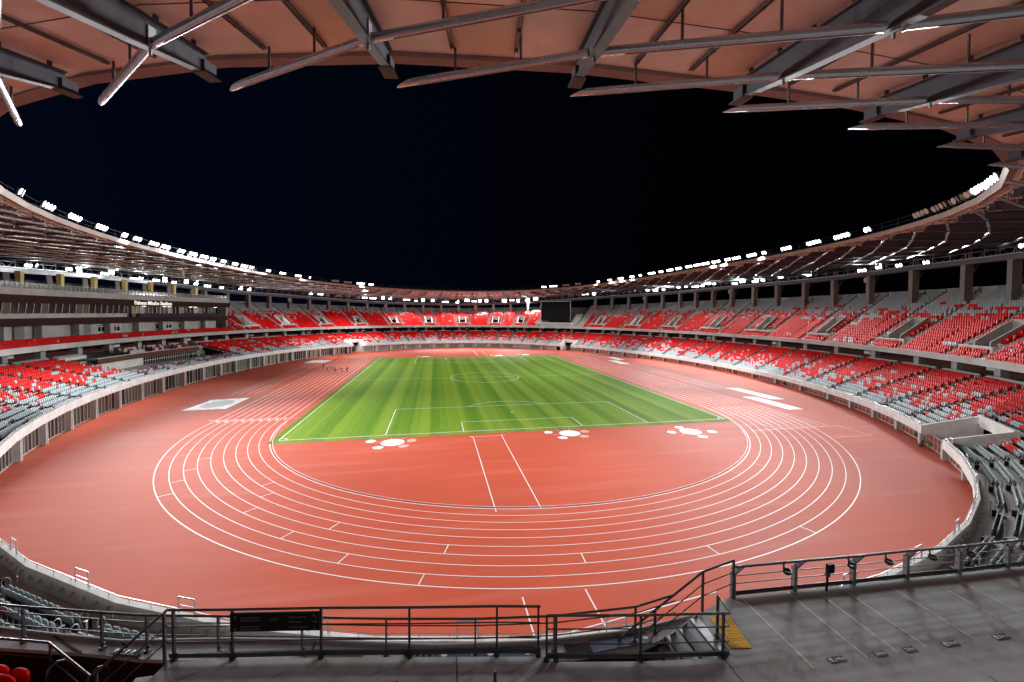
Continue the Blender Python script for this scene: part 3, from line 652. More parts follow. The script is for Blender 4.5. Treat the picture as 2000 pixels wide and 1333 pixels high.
# stairways
for (a, b) in BX:
    for uu_ in (a, b):
        m = MB(); n = nrm(uu_); t = np.array([-n[1], n[0]])
        for r in range(NRU):
            z = zU(uu_, r); zp = zU(uu_, max(r-1, 0)); p = ring(uu_, dU(r))
            if r: m.box(P3(p-n*.2, zp+.003), 1.1, .4, (z-zp)*.5, ax=t)
            m.quad(P3(p-t*.55, z+.006), P3(p+t*.55, z+.006), P3(p+t*.55+n*.42, z+.006), P3(p-t*.55+n*.42, z+.006))
            if r % 2 == 0: m.box(P3(p+t*.62+n*.1, z), .05, .05, .85, ax=t, mi=1)
        m.build('stairway', [M['concrete'], M['rail_light']], US)
# columns that carry the roof, ring beam behind the top row
for i in range(72):
    u = UC[i] % 72
    if u > 62 and u < 72 or u < 6.5: continue
    if BLD0 < u < BLD1: continue
    if SCR0+.2 < u < SCR1-.2: continue
    n = nrm(u); t = np.array([-n[1], n[0]]); z0 = zU(u, 17)-1.0; z1 = zG(u)-1.1; m = MB()
    m.box(P3(ring(u, 26.2), z0), 1.0, 1.5, z1-z0, ax=t)
    if i % 5 == 2: m.box(P3(ring(u, 25.6)+t*.75, z1-1.6), .6, .5, 1.2, ax=t, mi=1)
    m.build('roof_column', [M['concrete_dark'], M['concrete']], US)
    um = (UC[i]+UC[(i+1) % 72]+(72 if i == 71 else 0))/2; m = MB(); nn = nrm(um)
    m.bar(P3(ring(um, 30.5), zD(um)-1), P3(ring(um-.12, 33), zG(um)), .3, .3); m.build('rear_strut', M['girder'], US)
rb = MB()
for a, b in zip(np.arange(0, 72, .5), np.arange(.5, 72.5, .5)):
    za, zb = zG(a)-1.1, zG(b)-1.1
    rb.hexa([P3(ring(a, 25.4), za), P3(ring(b, 25.4), zb), P3(ring(b, 27.6), zb), P3(ring(a, 27.6), za), P3(ring(a, 25.4), za+.9), P3(ring(b, 25.4), zb+.9), P3(ring(b, 27.6), zb+.9), P3(ring(a, 27.6), za+.9)])
rb.build('ring_beam', M['girder'], US)
# dark outer screen at the very back, low
ow = MB()
for a, b in zip(np.arange(0, 72, .5), np.arange(.5, 72.5, .5)):
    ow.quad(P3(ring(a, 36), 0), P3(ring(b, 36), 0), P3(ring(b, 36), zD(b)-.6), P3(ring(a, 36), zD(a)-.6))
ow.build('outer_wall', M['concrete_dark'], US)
# ------------------------------------------------------------------ video screen
n = nrm(30.0); t = np.array([-n[1], n[0]]); c = (ring(29.15, 14.2)+ring(31.0, 14.2))/2; t = (ring(31.0, 14.2)-ring(29.15, 14.2)); hw = np.linalg.norm(t)/2; t /= np.linalg.norm(t); nn = np.array([t[1], -t[0]])
nn = nn if nn @ n > 0 else -nn
vs = thing('video_screen', 'large unlit black video screen at the far right end of the upper stand', 'video screen', None)
m = MB(); m.box(P3(c+nn*.35, 13.6), 2*hw, .7, 9.8, ax=t); m.build('screen_panel', M['screen'], vs)
m = MB(); m.bar(P3(c-t*hw, 23.5), P3(c+t*hw, 23.5), .15, .15); m.bar(P3(c+t*hw, 13.6), P3(c+t*hw, 23.4), .12, .12, up=(1, 0, 0)); m.bar(P3(c-t*hw, 13.6), P3(c-t*hw, 23.4), .12, .12, up=(1, 0, 0))
for k in range(-5, 6): m.bar(P3(c+t*hw*k/5.5, 23.5), P3(c+t*hw*k/5.5, 24.2), .06, .06, up=(1, 0, 0))
m.build('screen_frame', M['steel_dull'], vs)
m = MB(); m.box(P3(c+nn*.2, 10.9), 2*hw+5, 1.2, 1.7, ax=t); m.box(P3(c-nn*.3, 12.5), 2*hw+7, .5, .3, ax=t, mi=1)
for s in (-1, 1): m.bar(P3(c+t*s*(hw+2.6)-nn*1.2, 10.9), P3(c+t*s*(hw+1.0)-nn*1.2, 12.4), .25, .25, mi=1)
m.build('screen_base', [M['concrete'], M['concrete_pale']], vs)
m = MB()
for s in (-1, 1):
    for k in range(1, 10): m.box(P3(c+t*s*(hw+1.9)+nn*(1.0+k*.8), 12.2), 3.4, .78, .5+k*.48, ax=t)
m.build('side_terrace', M['concrete'], vs)
# ------------------------------------------------------------------ main building on the left
MBD = thing('main_building', 'long brown and grey main stand building with a strip of windows, left', 'building')
def band(name, u0, u1, d0, d1, z0, z1, mt, parent=MBD, step=.5):
    m = MB(); q = np.linspace(u0, u1, max(2, int(round((u1-u0)/step))+1))
    for a, b in zip(q[:-1], q[1:]):
        m.hexa([P3(ring(a, d0), z0), P3(ring(b, d0), z0), P3(ring(b, d1), z0), P3(ring(a, d1), z0), P3(ring(a, d0), z1), P3(ring(b, d0), z1), P3(ring(b, d1), z1), P3(ring(a, d1), z1)])
    return m.build(name, mt, parent)
U0, U1 = BLD0, BLD1
band('ground_wall', U0+.3, U1, 18.9, 19.4, 11.0, 14.5, M['concrete'])
band('lower_brown_band', U0, U1, 16.8, 17.3, 14.4, 15.85, M['brown'])
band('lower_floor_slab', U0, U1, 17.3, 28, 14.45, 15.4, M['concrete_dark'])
band('window_sill', 52.85, U1, 16.65, 17.4, 15.85, 16.75, M['concrete'])
band('upper_brown_band', U0-.1, U1, 16.75, 17.4, 18.72, 20.25, M['brown'])
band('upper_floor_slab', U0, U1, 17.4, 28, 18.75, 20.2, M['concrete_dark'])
band('balcony_parapet', U0-.05, U1, 16.9, 17.3, 20.25, 21.55, M['concrete'])
band('rear_wall', U0, U1, 27.5, 28, 10, 24, M['black'])
m = MB(); e = U0
m.hexa([P3(ring(e, 17), 11), P3(ring(e+.06, 17), 11), P3(ring(e+.06, 28), 11), P3(ring(e, 28), 11), P3(ring(e, 17), 20.2), P3(ring(e+.06, 17), 20.2), P3(ring(e+.06, 28), 20.2), P3(ring(e, 28), 20.2)]); m.build('end_wall', M['concrete'], MBD)
# upper windows: individual panes between pale mullions
us = np.arange(52.9, U1, .206)
wf = MB()
for k, u in enumerate(us):
    n = nrm(u); t = np.array([-n[1], n[0]]); wf.bar(P3(ring(u, 17.1), 16.75), P3(ring(u, 16.85), 18.72), .10, .12, up=(n[0], n[1], 0))
wf.build('window_mullion_frame', M['mullion'], MBD)
for k, (a, b) in enumerate(zip(us[:-1], us[1:])):
    pm = MB(); pm.quad(P3(ring(a+.01, 17.16), 16.75), P3(ring(b-.01, 17.16), 16.75), P3(ring(b-.01, 16.95), 18.72), P3(ring(a+.01, 16.95), 18.72))
    pm.build('window_pane', M['room_dim'] if k in (6, 7, 12, 17, 25, 26, 31) else M['glass'], MBD)
# recessed glazing with a seat balcony in front, nearer the far end
us = np.arange(U0+.1, 52.8, .155)
for k, (a, b) in enumerate(zip(us[:-1], us[1:])):
    pm = MB(); n = nrm(a); w = 0.0
    col = (M['concrete'] if k % 7 == 6 else (M['room_lit'] if rng.random() < .22 else M['room_dim'] if rng.random() < .45 else M['glass']))
    pm.quad(P3(ring(a+.015, 19.6), 15.5), P3(ring(b-.015, 19.6), 15.5), P3(ring(b-.015, 19.6), 18.7), P3(ring(a+.015, 19.6), 18.7)); pm.build('box_window', col, MBD)
wf = MB()
for u in us: n = nrm(u); wf.bar(P3(ring(u, 19.55), 15.5), P3(ring(u, 19.55), 18.7), .09, .1, up=(n[0], n[1], 0))
wf.build('box_window_frame', M['mullion'], MBD)
for k, u in enumerate((48.9, 49.8, 50.0, 50.9, 51.1, 51.9)):
    n = nrm(u); m = MB(); m.box(P3(ring(u, 18.6), 18.62), .9, .35, .08, ax=(-n[1], n[0])); m.build('ceiling_lamp', M['ceil_lamp'], MBD)
band('balcony_floor', U0+.05, 52.8, 17.3, 19.6, 15.4, 15.55, M['concrete_dark'])
# gold columns, balcony rail with glass
for u in UC:
    u = u % 72
    if not (49 < u < U1): continue
    n = nrm(u); t = np.array([-n[1], n[0]]); m = MB(); p = ring(u, 21); a, b = .32, .46; z0, z1 = 20.2, zG(u)-1.0
    m.hexa([P3(p+t*x*a+n*y*a, z0) for x, y in ((-1, -1), (1, -1), (1, 1), (-1, 1))] + [P3(p+t*x*b+n*y*b, z1) for x, y in ((-1, -1), (1, -1), (1, 1), (-1, 1))]); m.build('gold_column', M['gold'], MBD)
    m = MB(); p = ring(u-.35, 25); m.bar(P3(p, 20.2), P3(ring(u-.5, 26.5), z1), .9, .9); m.build('raking_column', M['concrete_dark'], MBD)
m = MB(); us = np.arange(U0, U1, .13)
for u in us: m.bar(P3(ring(u, 17.1), 21.55), P3(ring(u, 17.1), 22.6), .05, .07, up=(1, 0, 0))
for a, b in zip(us[:-1], us[1:]): m.bar(P3(ring(a, 17.1), 22.6), P3(ring(b, 17.1), 22.6), .06, .05); m.quad(P3(ring(a, 17.14), 21.6), P3(ring(b, 17.14), 21.6), P3(ring(b, 17.14), 22.5), P3(ring(a, 17.14), 22.5), 1)
m.build('balcony_rail', [M['mullion'], M['glass_rail']], MBD)
# ground level: piers and white framed windows
for u in UC:
    u = u % 72
    if not (48.8 < u < U1): continue
    n = nrm(u); m = MB(); m.box(P3(ring(u, 18.0), 11), 1.2, 1.3, 3.4, ax=(-n[1], n[0])); m.build('ground_column', M['concrete'], MBD)
for a, b, z0 in ((52.78, 53.56, 12.3), (50.78, 51.44, 12.4), (50.26, 50.5, 12.5)):
    m = MB(); pm = MB(); ss = np.linspace(a, b, max(3, int((b-a)/.13)+1)); d = 18.8
    for k, u in enumerate(ss): n = nrm(u); m.bar(P3(ring(u, d), z0), P3(ring(u, d), 13.9 if k % 2 else 14.2), .12, .14, up=(n[0], n[1], 0))
    for z in (z0, 13.55, 13.95): m.bar(P3(ring(a, d), z), P3(ring(b, d), z), .14, .14)
    w = m.build('ground_window', M['white'], MBD); pm.quad(P3(ring(a, d+.06), z0), P3(ring(b, d+.06), z0), P3(ring(b, d+.06), 13.9), P3(ring(a, d+.06), 13.9)); pm.build('pane', M['glass'], w)
for u in (53.95, 55.9, 57.9):
    n = nrm(u); m = MB(); m.box(P3(ring(u, 18.7), 11), 2.2, .4, 3.3, ax=(-n[1], n[0])); m.build('ground_opening', M['concrete_dark'], MBD)
# VIP terrace cut into the lower stand
band('vip_brown_front', 50.95, 55.2, 9.9, 10.2, 6.05, 7.2, M['brown_mid'])
band('vip_white_cap', 50.95, 55.2, 9.85, 10.5, 7.2, 7.3, M['concrete_pale'])
band('vip_floor', 50.9, 55.2, 10.2, 15.6, 6.9, 7.1, M['concrete_dark'])
band('vip_glass', 51.0, 53.4, 10.3, 10.4, 3.3, 6.05, M['glass'])
band('vip_solid_wall', 53.4, 55.2, 10.3, 10.6, 3.3, 6.05, M['concrete_pale'])
m = MB()
for u in np.arange(51.0, 53.42, .1): n = nrm(u); m.bar(P3(ring(u, 10.25), 3.3), P3(ring(u, 10.25), 6.05), .08, .1, up=(n[0], n[1], 0))
for a, b in zip(np.arange(51, 53.3, .4), np.arange(51.4, 53.5, .4)): m.bar(P3(ring(a, 10.2), 5.2), P3(ring(min(b, 53.4), 10.2), 5.2), .1, .12)
m.build('vip_glass_frame', M['mullion'], MBD)
# the sign letters on the upper brown band
me = textmesh('Paloma Mizuho Stadium', 1.42, extrude=0.06, bold=0.02)
a, b = ring(52.6, 16.55), ring(51.12, 16.55); d = (b-a); L = np.linalg.norm(d); d /= L; n = nrm(51.86)
w = max(v.co.x for v in me.vertices)-min(v.co.x for v in me.vertices); c = (a+b)/2-n*.12
Mx = Matrix(((d[0], 0, -n[0], c[0]), (d[1], 0, -n[1], c[1]), (0, 1, 0, 19.45), (0, 0, 0, 1)))
me.transform(Mx @ Matrix.Scale(L/w, 4, (1, 0, 0))); me.materials.append(mat('lit white letters', (.8, .8, .8), .4, emit=(1, .97, .9), estr=.55))
o = bpy.data.objects.new('stadium_sign', me); COL.objects.link(o); tag(o, 'row of white raised letters on the brown band above the left windows', 'sign')
# ------------------------------------------------------------------ roof
RF = thing('roof', 'ring shaped stadium roof with pale boards, dark girders and slanting steel tubes', 'roof')
K = 72
RK = [rim(k) for k in range(K)]; UO = []
for k in range(K): UO.append(rim_out(k))
def zso(u): return zG(u)+3.3
RO = [P3(ring(UO[k], 33.0), zso(UO[k])) for k in range(K)]
RI = [RK[k][0]+np.array([0, 0, .05]) for k in range(K)]
def soff(k, s):            # soffit point on girder line k at fraction s
    return RI[k % K]*(1-s) + RO[k % K]*s
RL = [np.linalg.norm(RO[k]-RI[k]) for k in range(K)]
def gbot(k, dist):         # underside of girder k at a distance in metres from the rim
    s = dist/RL[k % K]; p = soff(k, s).copy(); p[2] -= 0.28 + min(0.62+dist*.125, 1.5); return p
sfm = ['soffit', 'soffit_b', 'soffit_c']
NSEG = 9
mb = MB(); top = MB()
for k in range(K):
    for i in range(NSEG):
        s0, s1 = i/NSEG, (i+1)/NSEG
        for h in range(3):
            f = lambda s, t: soff(k, s)*(1-t)+soff(k+1, s)*t
            e = .006
            mb.quad(f(s0, h/3), f(s0, (h+1)/3), f(s1-.002, (h+1)/3), f(s1-.002, h/3), int(rng.integers(0, 3)))
    u = np.array([0, 0, .35]); top.quad(soff(k, 0)+u, soff(k, 1)+u, soff(k+1, 1)+u, soff(k+1, 0)+u)
    top.quad(soff(k, 0)+u*.1, soff(k, 1)+u*.1, soff(k+1, 1)+u*.1, soff(k+1, 0)+u*.1)
mb.build('soffit', [M[q] for q in sfm], RF); top.build('roof_sheet', M['roof_top'], RF)
rb = MB()
for k in range(K):
    p, n, e = RK[k]; q, n2, e2 = RK[(k+1) % K]; N = np.array([n[0], n[1], 0]); N2_ = np.array([n2[0], n2[1], 0]); Z = np.array([0, 0, 1.0])
    rb.hexa([p-N*.05-Z*.22, q-N2_*.05-Z*.22, q+N2_*.42-Z*.10, p+N*.42-Z*.10, p-N*.25+Z*.35, q-N2_*.25+Z*.35, q+N2_*.42+Z*.40, p+N*.42+Z*.40])
    rb.bar(p+N*.7-Z*.32, q+N2_*.7-Z*.32, .05, .05)
rb.build('rim_beam', M['rim'], RF)
# catwalk rail on top of the rim
cw = MB()
for k in range(K):
    p, n, e = RK[k]; q, n2, e2 = RK[(k+1) % K]; p = p+np.array([*(n*1.3), 0]); q = q+np.array([*(n2*1.3), 0])
    for h in (.85, 1.35, 1.95): cw.bar(p+np.array([0, 0, h]), q+np.array([0, 0, h]), .035, .035)
    for t in (0, .5): b = p*(1-t)+q*t; cw.bar(b+np.array([0, 0, .45]), b+np.array([0, 0, 2.0]), .05, .05, up=(1, 0, 0))
cw.build('catwalk_rail', M['girder'], RF)
# girders
for k in range(K):
    ds = [1.0, 4.0, 8.0, 14.0, 22.0, RL[k]]; g = MB(); n = RK[k][1]; t = np.array([-n[1], n[0], 0])
    for a, b in zip(ds[:-1], ds[1:]):
        pa, pb = soff(k, a/RL[k]), soff(k, b/RL[k]); qa, qb = gbot(k, a), gbot(k, b); zt = np.array([0, 0, -.28])
        g.hexa([qa-t*.03, qb-t*.03, qb+t*.03, qa+t*.03, pa+zt-t*.03, pb+zt-t*.03, pb+zt+t*.03, pa+zt+t*.03])
        for c, d, hh in ((qa, qb, .05), (pa+zt, pb+zt, .05)): g.bar(c, d, .36, hh)
    for a in np.arange(1.5, RL[k]-1, 1.5): p = soff(k, a/RL[k]); g.bar(p-np.array([0, 0, .30]), p-np.array([0, 0, .02]), .10, .14, up=(n[0], n[1], 0))
    o = g.build('girder', M['girder'], RF)
    m = MB()
    for a in (3.2, 7.2):
        p = gbot(k, a); m.bar(p-t*.05+np.array([0, 0, -.12]), p+t*.05+np.array([0, 0, -.12]), .05, .18); m.box(p+t*.06+np.array([0, 0, 0]), .28, .06, .75, ax=n)
    m.build('gusset_plate', M['steel_dull'], o)
    m = MB(); p = gbot(k, .9); m.box(p+np.array([0, 0, -.05]), .55, .30, .5, ax=n); m.box(p+np.array([0, 0, -.12]), .8, .55, .05, ax=n); m.build('end_bracket', M['girder'], o)
# slanting tubes, each from a pointed tip under the rim outwards across several girders
for k in range(K):
    tip = RK[k][0] + np.array([*(-RK[k][1]*.25), -.95]); pts = [tip]
    for i, a in enumerate((3.2, 7.2, 11.5, 16.5, 22.0, 28.0)):
        if a > RL[(k+1+i) % K]-2: break
        p = gbot(k+1+i, a); pts.append(p + np.array([0, 0, .16]))
    r = .145
    pts = [np.array(p) for p in pts]; d = pts[1]-pts[0]; L = np.linalg.norm(d)
    tm = MB(); n_ = 12; ax = d/L; sd = np.cross(ax, (0, 0, 1.0)); sd /= np.linalg.norm(sd); up = np.cross(sd, ax)
    ring0 = []; ring1 = []; N_ = RK[k][1]
    for j in range(n_):
        a = 2*math.pi*j/n_; o_ = sd*math.cos(a)*r + up*math.sin(a)*r
        ring0.append(pts[0] + o_ + ax*(r+up.dot(o_)*1.0)*2.0*1.6); ring1.append(pts[1]+o_ - ax*.2)
    tm.add(ring0+ring1, [(j, (j+1) % n_, n_+(j+1) % n_, n_+j) for j in range(n_)] + [tuple(range(n_-1, -1, -1))])
    tm.tube([pts[0]+ax*1.55, pts[0]+ax*1.60], r+.012, n_)
    for a, b in zip(pts[1:-1], pts[2:]):
        dd = (b-a)/np.linalg.norm(b-a); tm.tube([a+dd*.25, b-dd*.2], r*1.05, n_); tm.tube([a+dd*.25, a+dd*.29], r+.03, n_)
    # thin cable clipped under the tube, short hangers up to the purlins
    for a, b in zip(pts[:-1], pts[1:]):
        dn = np.array([0, 0, -r-.02]); dd = (b-a); tm.tube([a+dd*.12+dn, b-dd*.05+dn], .015, 5, mi=1)
        for t_ in (1/3, 2/3):
            c = a*(1-t_)+b*t_; tm.bar(c, c+np.array([0, 0, 1.15]), .05, .09, up=(1, 0, 0), mi=2)
    tm.build('roof_tube', [M['steel'], M['rim'], M['purlin']], RF, smooth=True)
# purlins: two per bay running outwards under the boards
def purlin(m, k, h):
    f = lambda s: soff(k, s)*(1-h)+soff(k+1, s)*h + np.array([0, 0, -.13])
    n = np.array([*RK[k][1], 0]); t = np.array([-n[1], n[0], 0]); L = RL[k]
    for sd in (-.06, .06): m.bar(f(1.0/L)+t*sd, f(.97)+t*sd, .045, .11)
    for a in np.arange(1.2, L-1, 1.3): m.bar(f(a/L)-t*.09, f(a/L)+t*.09, .05, .14)
near = [k for k in range(K)]; near.sort(key=lambda k: np.linalg.norm(RK[k][0]-CAM)); rest = MB()
for i, k in enumerate(near):
    for h in (1/3, 2/3):
        if i < 45: m = MB(); purlin(m, k, h); m.build('purlin', M['purlin'], RF)
        else: purlin(rest, k, h)
tag(rest.build('purlin', M['purlin'], RF), kind='stuff')
# pale service panels between girders, near the outer edge (catch the gantry light)
for k in range(0, K):
    if k in (69, 70, 71, 0, 1, 2, 3): continue
    m = MB(); s0 = .70
    for i in range(4):
        f = lambda s, t: soff(k, s)*(1-t)+soff(k+1, s)*t + np.array([0, 0, -.05])
        t0 = .12+i*.2; m.quad(f(s0, t0), f(s0, t0+.15), f(s0+.045, t0+.15), f(s0+.045, t0))
    m.build('service_hatch', M['white_soft'], RF)
# ------------------------------------------------------------------ lighting gantry along the back
GN = thing('lighting_gantry', 'ring of open steel truss hung below the outer roof for the floodlights', 'gantry')
for i in range(72):
    a, b = UC[i], UC[(i+1) % 72]+(72 if i == 71 else 0)
    m = MB(); f = lambda t, d, h: P3(ring(a*(1-t)+b*t, d), zG(a*(1-t)+b*t)+h)
    for d in (26.4, 28.0):
        m.bar(f(0, d, .05), f(1, d, .05), .12, .16); m.bar(f(0, d, 2.75), f(1, d, 2.75), .10, .12)
    m.bar(f(0, 26.4, 1.15), f(1, 26.4, 1.15), .05, .05)
    for t in (0, .05, .33, .66, .95): m.bar(f(t, 26.4, 0), f(t, 26.6, 2.75), .10, .10, up=(1, 0, 0))
    for t in (0, .33, .66): m.bar(f(t, 26.4, .05), f(t+.33, 28.0, .05), .06, .06); m.bar(f(t, 27.9, .1), f(t+.33, 27.9, 2.7), .05, .05, up=(1, 0, 0)); m.bar(f(t, 27.9, 2.7), f(t+.33, 27.9, .1), .05, .05, up=(1, 0, 0))
    m.quad(f(0, 26.5, -.02), f(1, 26.5, -.02), f(1, 28, -.02), f(0, 28, -.02), 1)
    m.build('truss_bay', [M['steel_dull'], M['girder']], GN)
# ------------------------------------------------------------------ seats
SEATS = []      # (x, y, z, yaw, colour, detail, info)  yaw: direction the sitter faces
def fill(p, q, z0, z1, inward, colour_fn, info, pitch=.52, lo=.62, hi=.62, skip=None):
    L = np.linalg.norm(q-p); d = (q-p)/L; n = int((L-lo-hi)/pitch)
    if n < 1: return
    s0 = lo + (L-lo-hi-n*pitch)/2 + pitch/2; last = None; f = np.array([-d[1], d[0]]); f = f if f @ inward > 0 else -f
    yaw = math.atan2(f[1], f[0])
    for i in range(n):
        t = (s0+i*pitch)/L
        c = colour_fn() if last is None or rng.random() > .35 else last
        last = c
        if skip and skip(t): continue
        xy = p*(1-t)+q*t; SEATS.append((xy[0], xy[1], z0*(1-t)+z1*t, yaw, c, (*info, i)))
PL = [0, 0, .12, .28, .45, .58, .70, .80, .86, .90, .94, .97, .99, 1.0]
for j in range(72):
    um = (UN[j]+UN[j+1])/2 % 72
    inw = -N2[j]
    if um > 71.3 or um < 2.2: continue                                # hidden under the near deck
    for r in range(NR):
        if clear_gap(j) and r < 6: continue
        vip = j in VIPB
        if vip and r > 4: continue
        f = fr(r)+.60/15.5; P, Q = lowp(j, f), lowp(j+1, f)
        pr = PL[r]
        cf = (lambda: 1 if rng.random() < pr else 0)
        if vip: cf = (lambda: 2 if rng.random() < .45 else (3 if rng.random() < .3 else 0)) if r > 1 else (lambda: 0)
        fill(P, Q, lz(j, j, r), lz(j, j+1, r), inw, cf, ('low', j, r))
# VIP rows above the brown band
for r in range(3):
    for a, b in ((51.1, 51.95), (52.1, 53.0), (53.1, 53.95)):
        fill(ring(a, 11.0+r*.95), ring(b, 11.0+r*.95), 7.1+.3*r, 7.1+.3*r, -nrm(52.5), lambda: 4 if rng.random() < .55 else 2, ('vip', 0, r), pitch=.62)
# upper stand: wide and narrow blocks between the stairways
edges = sorted([e for ab in BX for e in ab]); UBL = []
for a, b in zip(edges, edges[1:]+[edges[0]+72]): UBL.append((a, b, (a, b) in BX))
UBL2 = []
for a, b, nr in UBL:
    if b > 72: continue
    UBL2.append((a, b, nr))
for a, b, nr in UBL2:
    um = (a+b)/2
    if um > 62 or um < 8.5: continue
    cuts = [u for u in UC % 72 if a+.05 < u < b-.05]; ps = [a]+sorted(cuts)+[b]
    for u0, u1 in zip(ps[:-1], ps[1:]):
        c = (u0+u1)/2
        if SCR0-.1 < c < SCR1+.1 and not (c < SCR0+.0 or c > SCR1): continue
        bld = BLD0 < c < BLD1
        if u0 < BLD0 < u1: u1 = BLD0-.05; bld = False
        end = 1.0 if 30 < c < 43 else 0.0
        for r in range(3 if bld else NRU):
            if nr and r in (3, 4): continue
            if SCR0-.3 < c < SCR1+.3 and r > 2: continue
            h = r-3*end; pr = .97 if h < 10 else max(0.0, .92-.125*(h-9.5)); d = dU(r)+.5
            lo = .62 if u0 == a else .02; hi = .62 if u1 == b else .02
            if nr and 5 <= r <= 10:
                v0, v1 = VIS[(a, b)]
                for x0, x1, l0, h0 in ((a, v0, .62, .3), (v1, b, .3, .62)): fill(ring(x0, d), ring(x1, d), zU(x0, r), zU(x1, r), -nrm(c), lambda: 1 if rng.random() < pr else 0, ('up', int(um*10), r), lo=l0, hi=h0)
                if u0 == ps[0]: pass
                continue
            if r >= 17 and any(abs(u0-x) < .01 or abs(u1-x) < .01 for x in UC % 72):      # columns stand in the top rows
                if u0 != a: lo = .9
                if u1 != b: hi = .9
            fill(ring(u0, d), ring(u1, d), zU(u0, r), zU(u1, r), -nrm(c), lambda: 1 if rng.random() < pr else 0, ('up', int(um*10), r), lo=lo, hi=hi)
    # front rows of the main building
for r in range(3):
    us = np.arange(BLD0+.1, 61.5, .62)
    for k, (a, b) in enumerate(zip(us[:-1], us[1:])):
        d = dU(r)+.5; vipw = 50.2 < (a+b)/2 < 54.8
        fill(ring(a, d), ring(b, d), zU(a, r), zU(b, r), -nrm(a), (lambda: 5) if vipw else (lambda: 1), ('bld', k, r), lo=.25 if not vipw else .9, hi=.25 if not vipw else .9, pitch=.52 if not vipw else .66)
# balcony seats of the boxes
for r in range(2):
    us = np.arange(BLD0+.2, 52.6, .5)
    for a, b in zip(us[:-1], us[1:]): fill(ring(a, 17.6+r*.8), ring(b, 17.6+r*.8), 15.6+.25*r, 15.6+.25*r, -nrm(a), lambda: 6, ('box', 0, r), lo=.05, hi=.05)
SMATS = [M['seat_grey'], M['seat_red'], M['seat_maroon'], M['seat_black'], M['seat_white'], mat('wine red seat', (.33, .02, .03), .5), M['seat_navy']]
def vis_px(x, y, z):
    d = np.array([x, y, z])-CAM; dz = d @ C_FWD
    if dz < .5: return None
    return 1017.55+FPX*(d @ C_RIGHT)/dz, 637.2-FPX*(d @ C_UP)/dz, dz
def hidden(x, y, z):
    """behind the near deck edge?"""
    t = (CAM[2]-9.75)/(CAM[2]-z); hx, hy = CAM[0]+(x-CAM[0])*t, CAM[1]+(y-CAM[1])*t
    if hx > -7: edge = -105.15
    elif hx < -19.2: edge = -102.6-(hx+23)*.27
    else: edge = -104.15-(hx+18)*.18
    return hy < edge
# the 300 lower seats that show largest become things with parts, the rest one object
cand = []
for i, s in enumerate(SEATS):
    if s[5][0] != 'low': continue
    v = vis_px(s[0], s[1], s[2]+.6)
    if v is None or not (-5 < v[0] < 2005 and -5 < v[1] < 1338): continue
    if hidden(s[0], s[1], s[2]+.75): continue
    cand.append((v[2], i))
cand.sort(); IND = set(i for _, i in cand[:292])
# --- detailed seat parts (local: x along the row, y forward)
def shell(w, h, th, lean, rad, z0, y0, curve):
    """upright panel with a rounded top, slightly dished, leaning backwards"""
    o = [(-w*.9, 0), (w*.9, 0), (w, h-rad)]
    for k in range(1, 6): a = math.pi/2*k/6; o.append((w-rad+rad*math.cos(a), h-rad+rad*math.sin(a)))
    o2 = [(-x, y) for x, y in reversed(o[2:])]; o = o+[(0, h*1.01)]+o2
    m = MB(); n = len(o)
    f = lambda x, z, t: (x, y0 + lean*z + t - curve*(1-(x/w)**2), z0+z)
    m.add([f(x, z, -th/2) for x, z in o]+[f(x, z, th/2) for x, z in o], [tuple(range(n)), tuple(range(2*n-1, n-1, -1))]+[((i+1) % n, i, n+i, n+(i+1) % n) for i in range(n)])
    return m
def tmpl(m, name, mt):
    o = m.build(name, mt, bevel=.012); me = o.data; md = list(o.modifiers); return o
PROTO = {}
for c in (0, 1):
    a = shell(.235, .47, .05, -.20, .13, .36, -.10, .02).build('backrest', SMATS[c], bevel=.012)
    b = shell(.215, .40, .06, -.10, .10, .33, .10, -.02).build('seat_pan', SMATS[c], bevel=.014)
    m = MB(); m.box((0, -.03, .0), .34, .06, .32, mi=0); m.box((0, .02, .30), .40, .16, .05); m.box((-.24, .02, .30), .03, .20, .14)
    p = m.build('bracket', M['seat_black'], bevel=.006)
    PROTO[c] = (a, b, p)
BLK = {54: 'the left corner block', 55: 'the second left block', 56: 'the third left block', 57: 'the fourth left block', 58: 'the fifth left block', 59: 'the sixth left block', 60: 'the middle block', 61: 'the seventh left block',
       62: 'the seventh right block', 63: 'the sixth right block', 64: 'the fifth right block', 65: 'the fourth right block', 66: 'the third right block', 67: 'the right corner block', 68: 'the block above the corner tunnel', 69: 'the block past the tunnel', 70: 'the second block past the tunnel', 71: 'the third block past the tunnel', 0: 'the fourth block past the tunnel', 53: 'the block above the left tunnel', 52: 'the block past the left tunnel', 51: 'the far left block'}
used_proto = set()
def place_seat(x, y, z, yaw, c, label, group='folded seats of the nearest lower blocks'):
    t = thing('folding_chair', label, 'chair', group, (x, y, z), yaw-math.pi/2)
    for o in PROTO[c]:
        if (c, o.name) not in used_proto: used_proto.add((c, o.name)); q = o
        else:
            q = o.copy(); COL.objects.link(q)
        q.parent = t
    return t
rows = {}
for i in sorted(IND): s = SEATS[i]; rows.setdefault(s[5][1:3], []).append(i)
for (j, r), ids in rows.items():
    ids.sort(key=lambda i: SEATS[i][5][3])
    for i in ids:
        s = SEATS[i]; c = 1 if s[4] == 1 else 0
        place_seat(*s[:4], c, f"{'red' if c else 'grey'} folded seat, {ordn(s[5][3]+1)} from left in {ordn(r+1)} row of {BLK.get(j, 'block '+str(j))}")
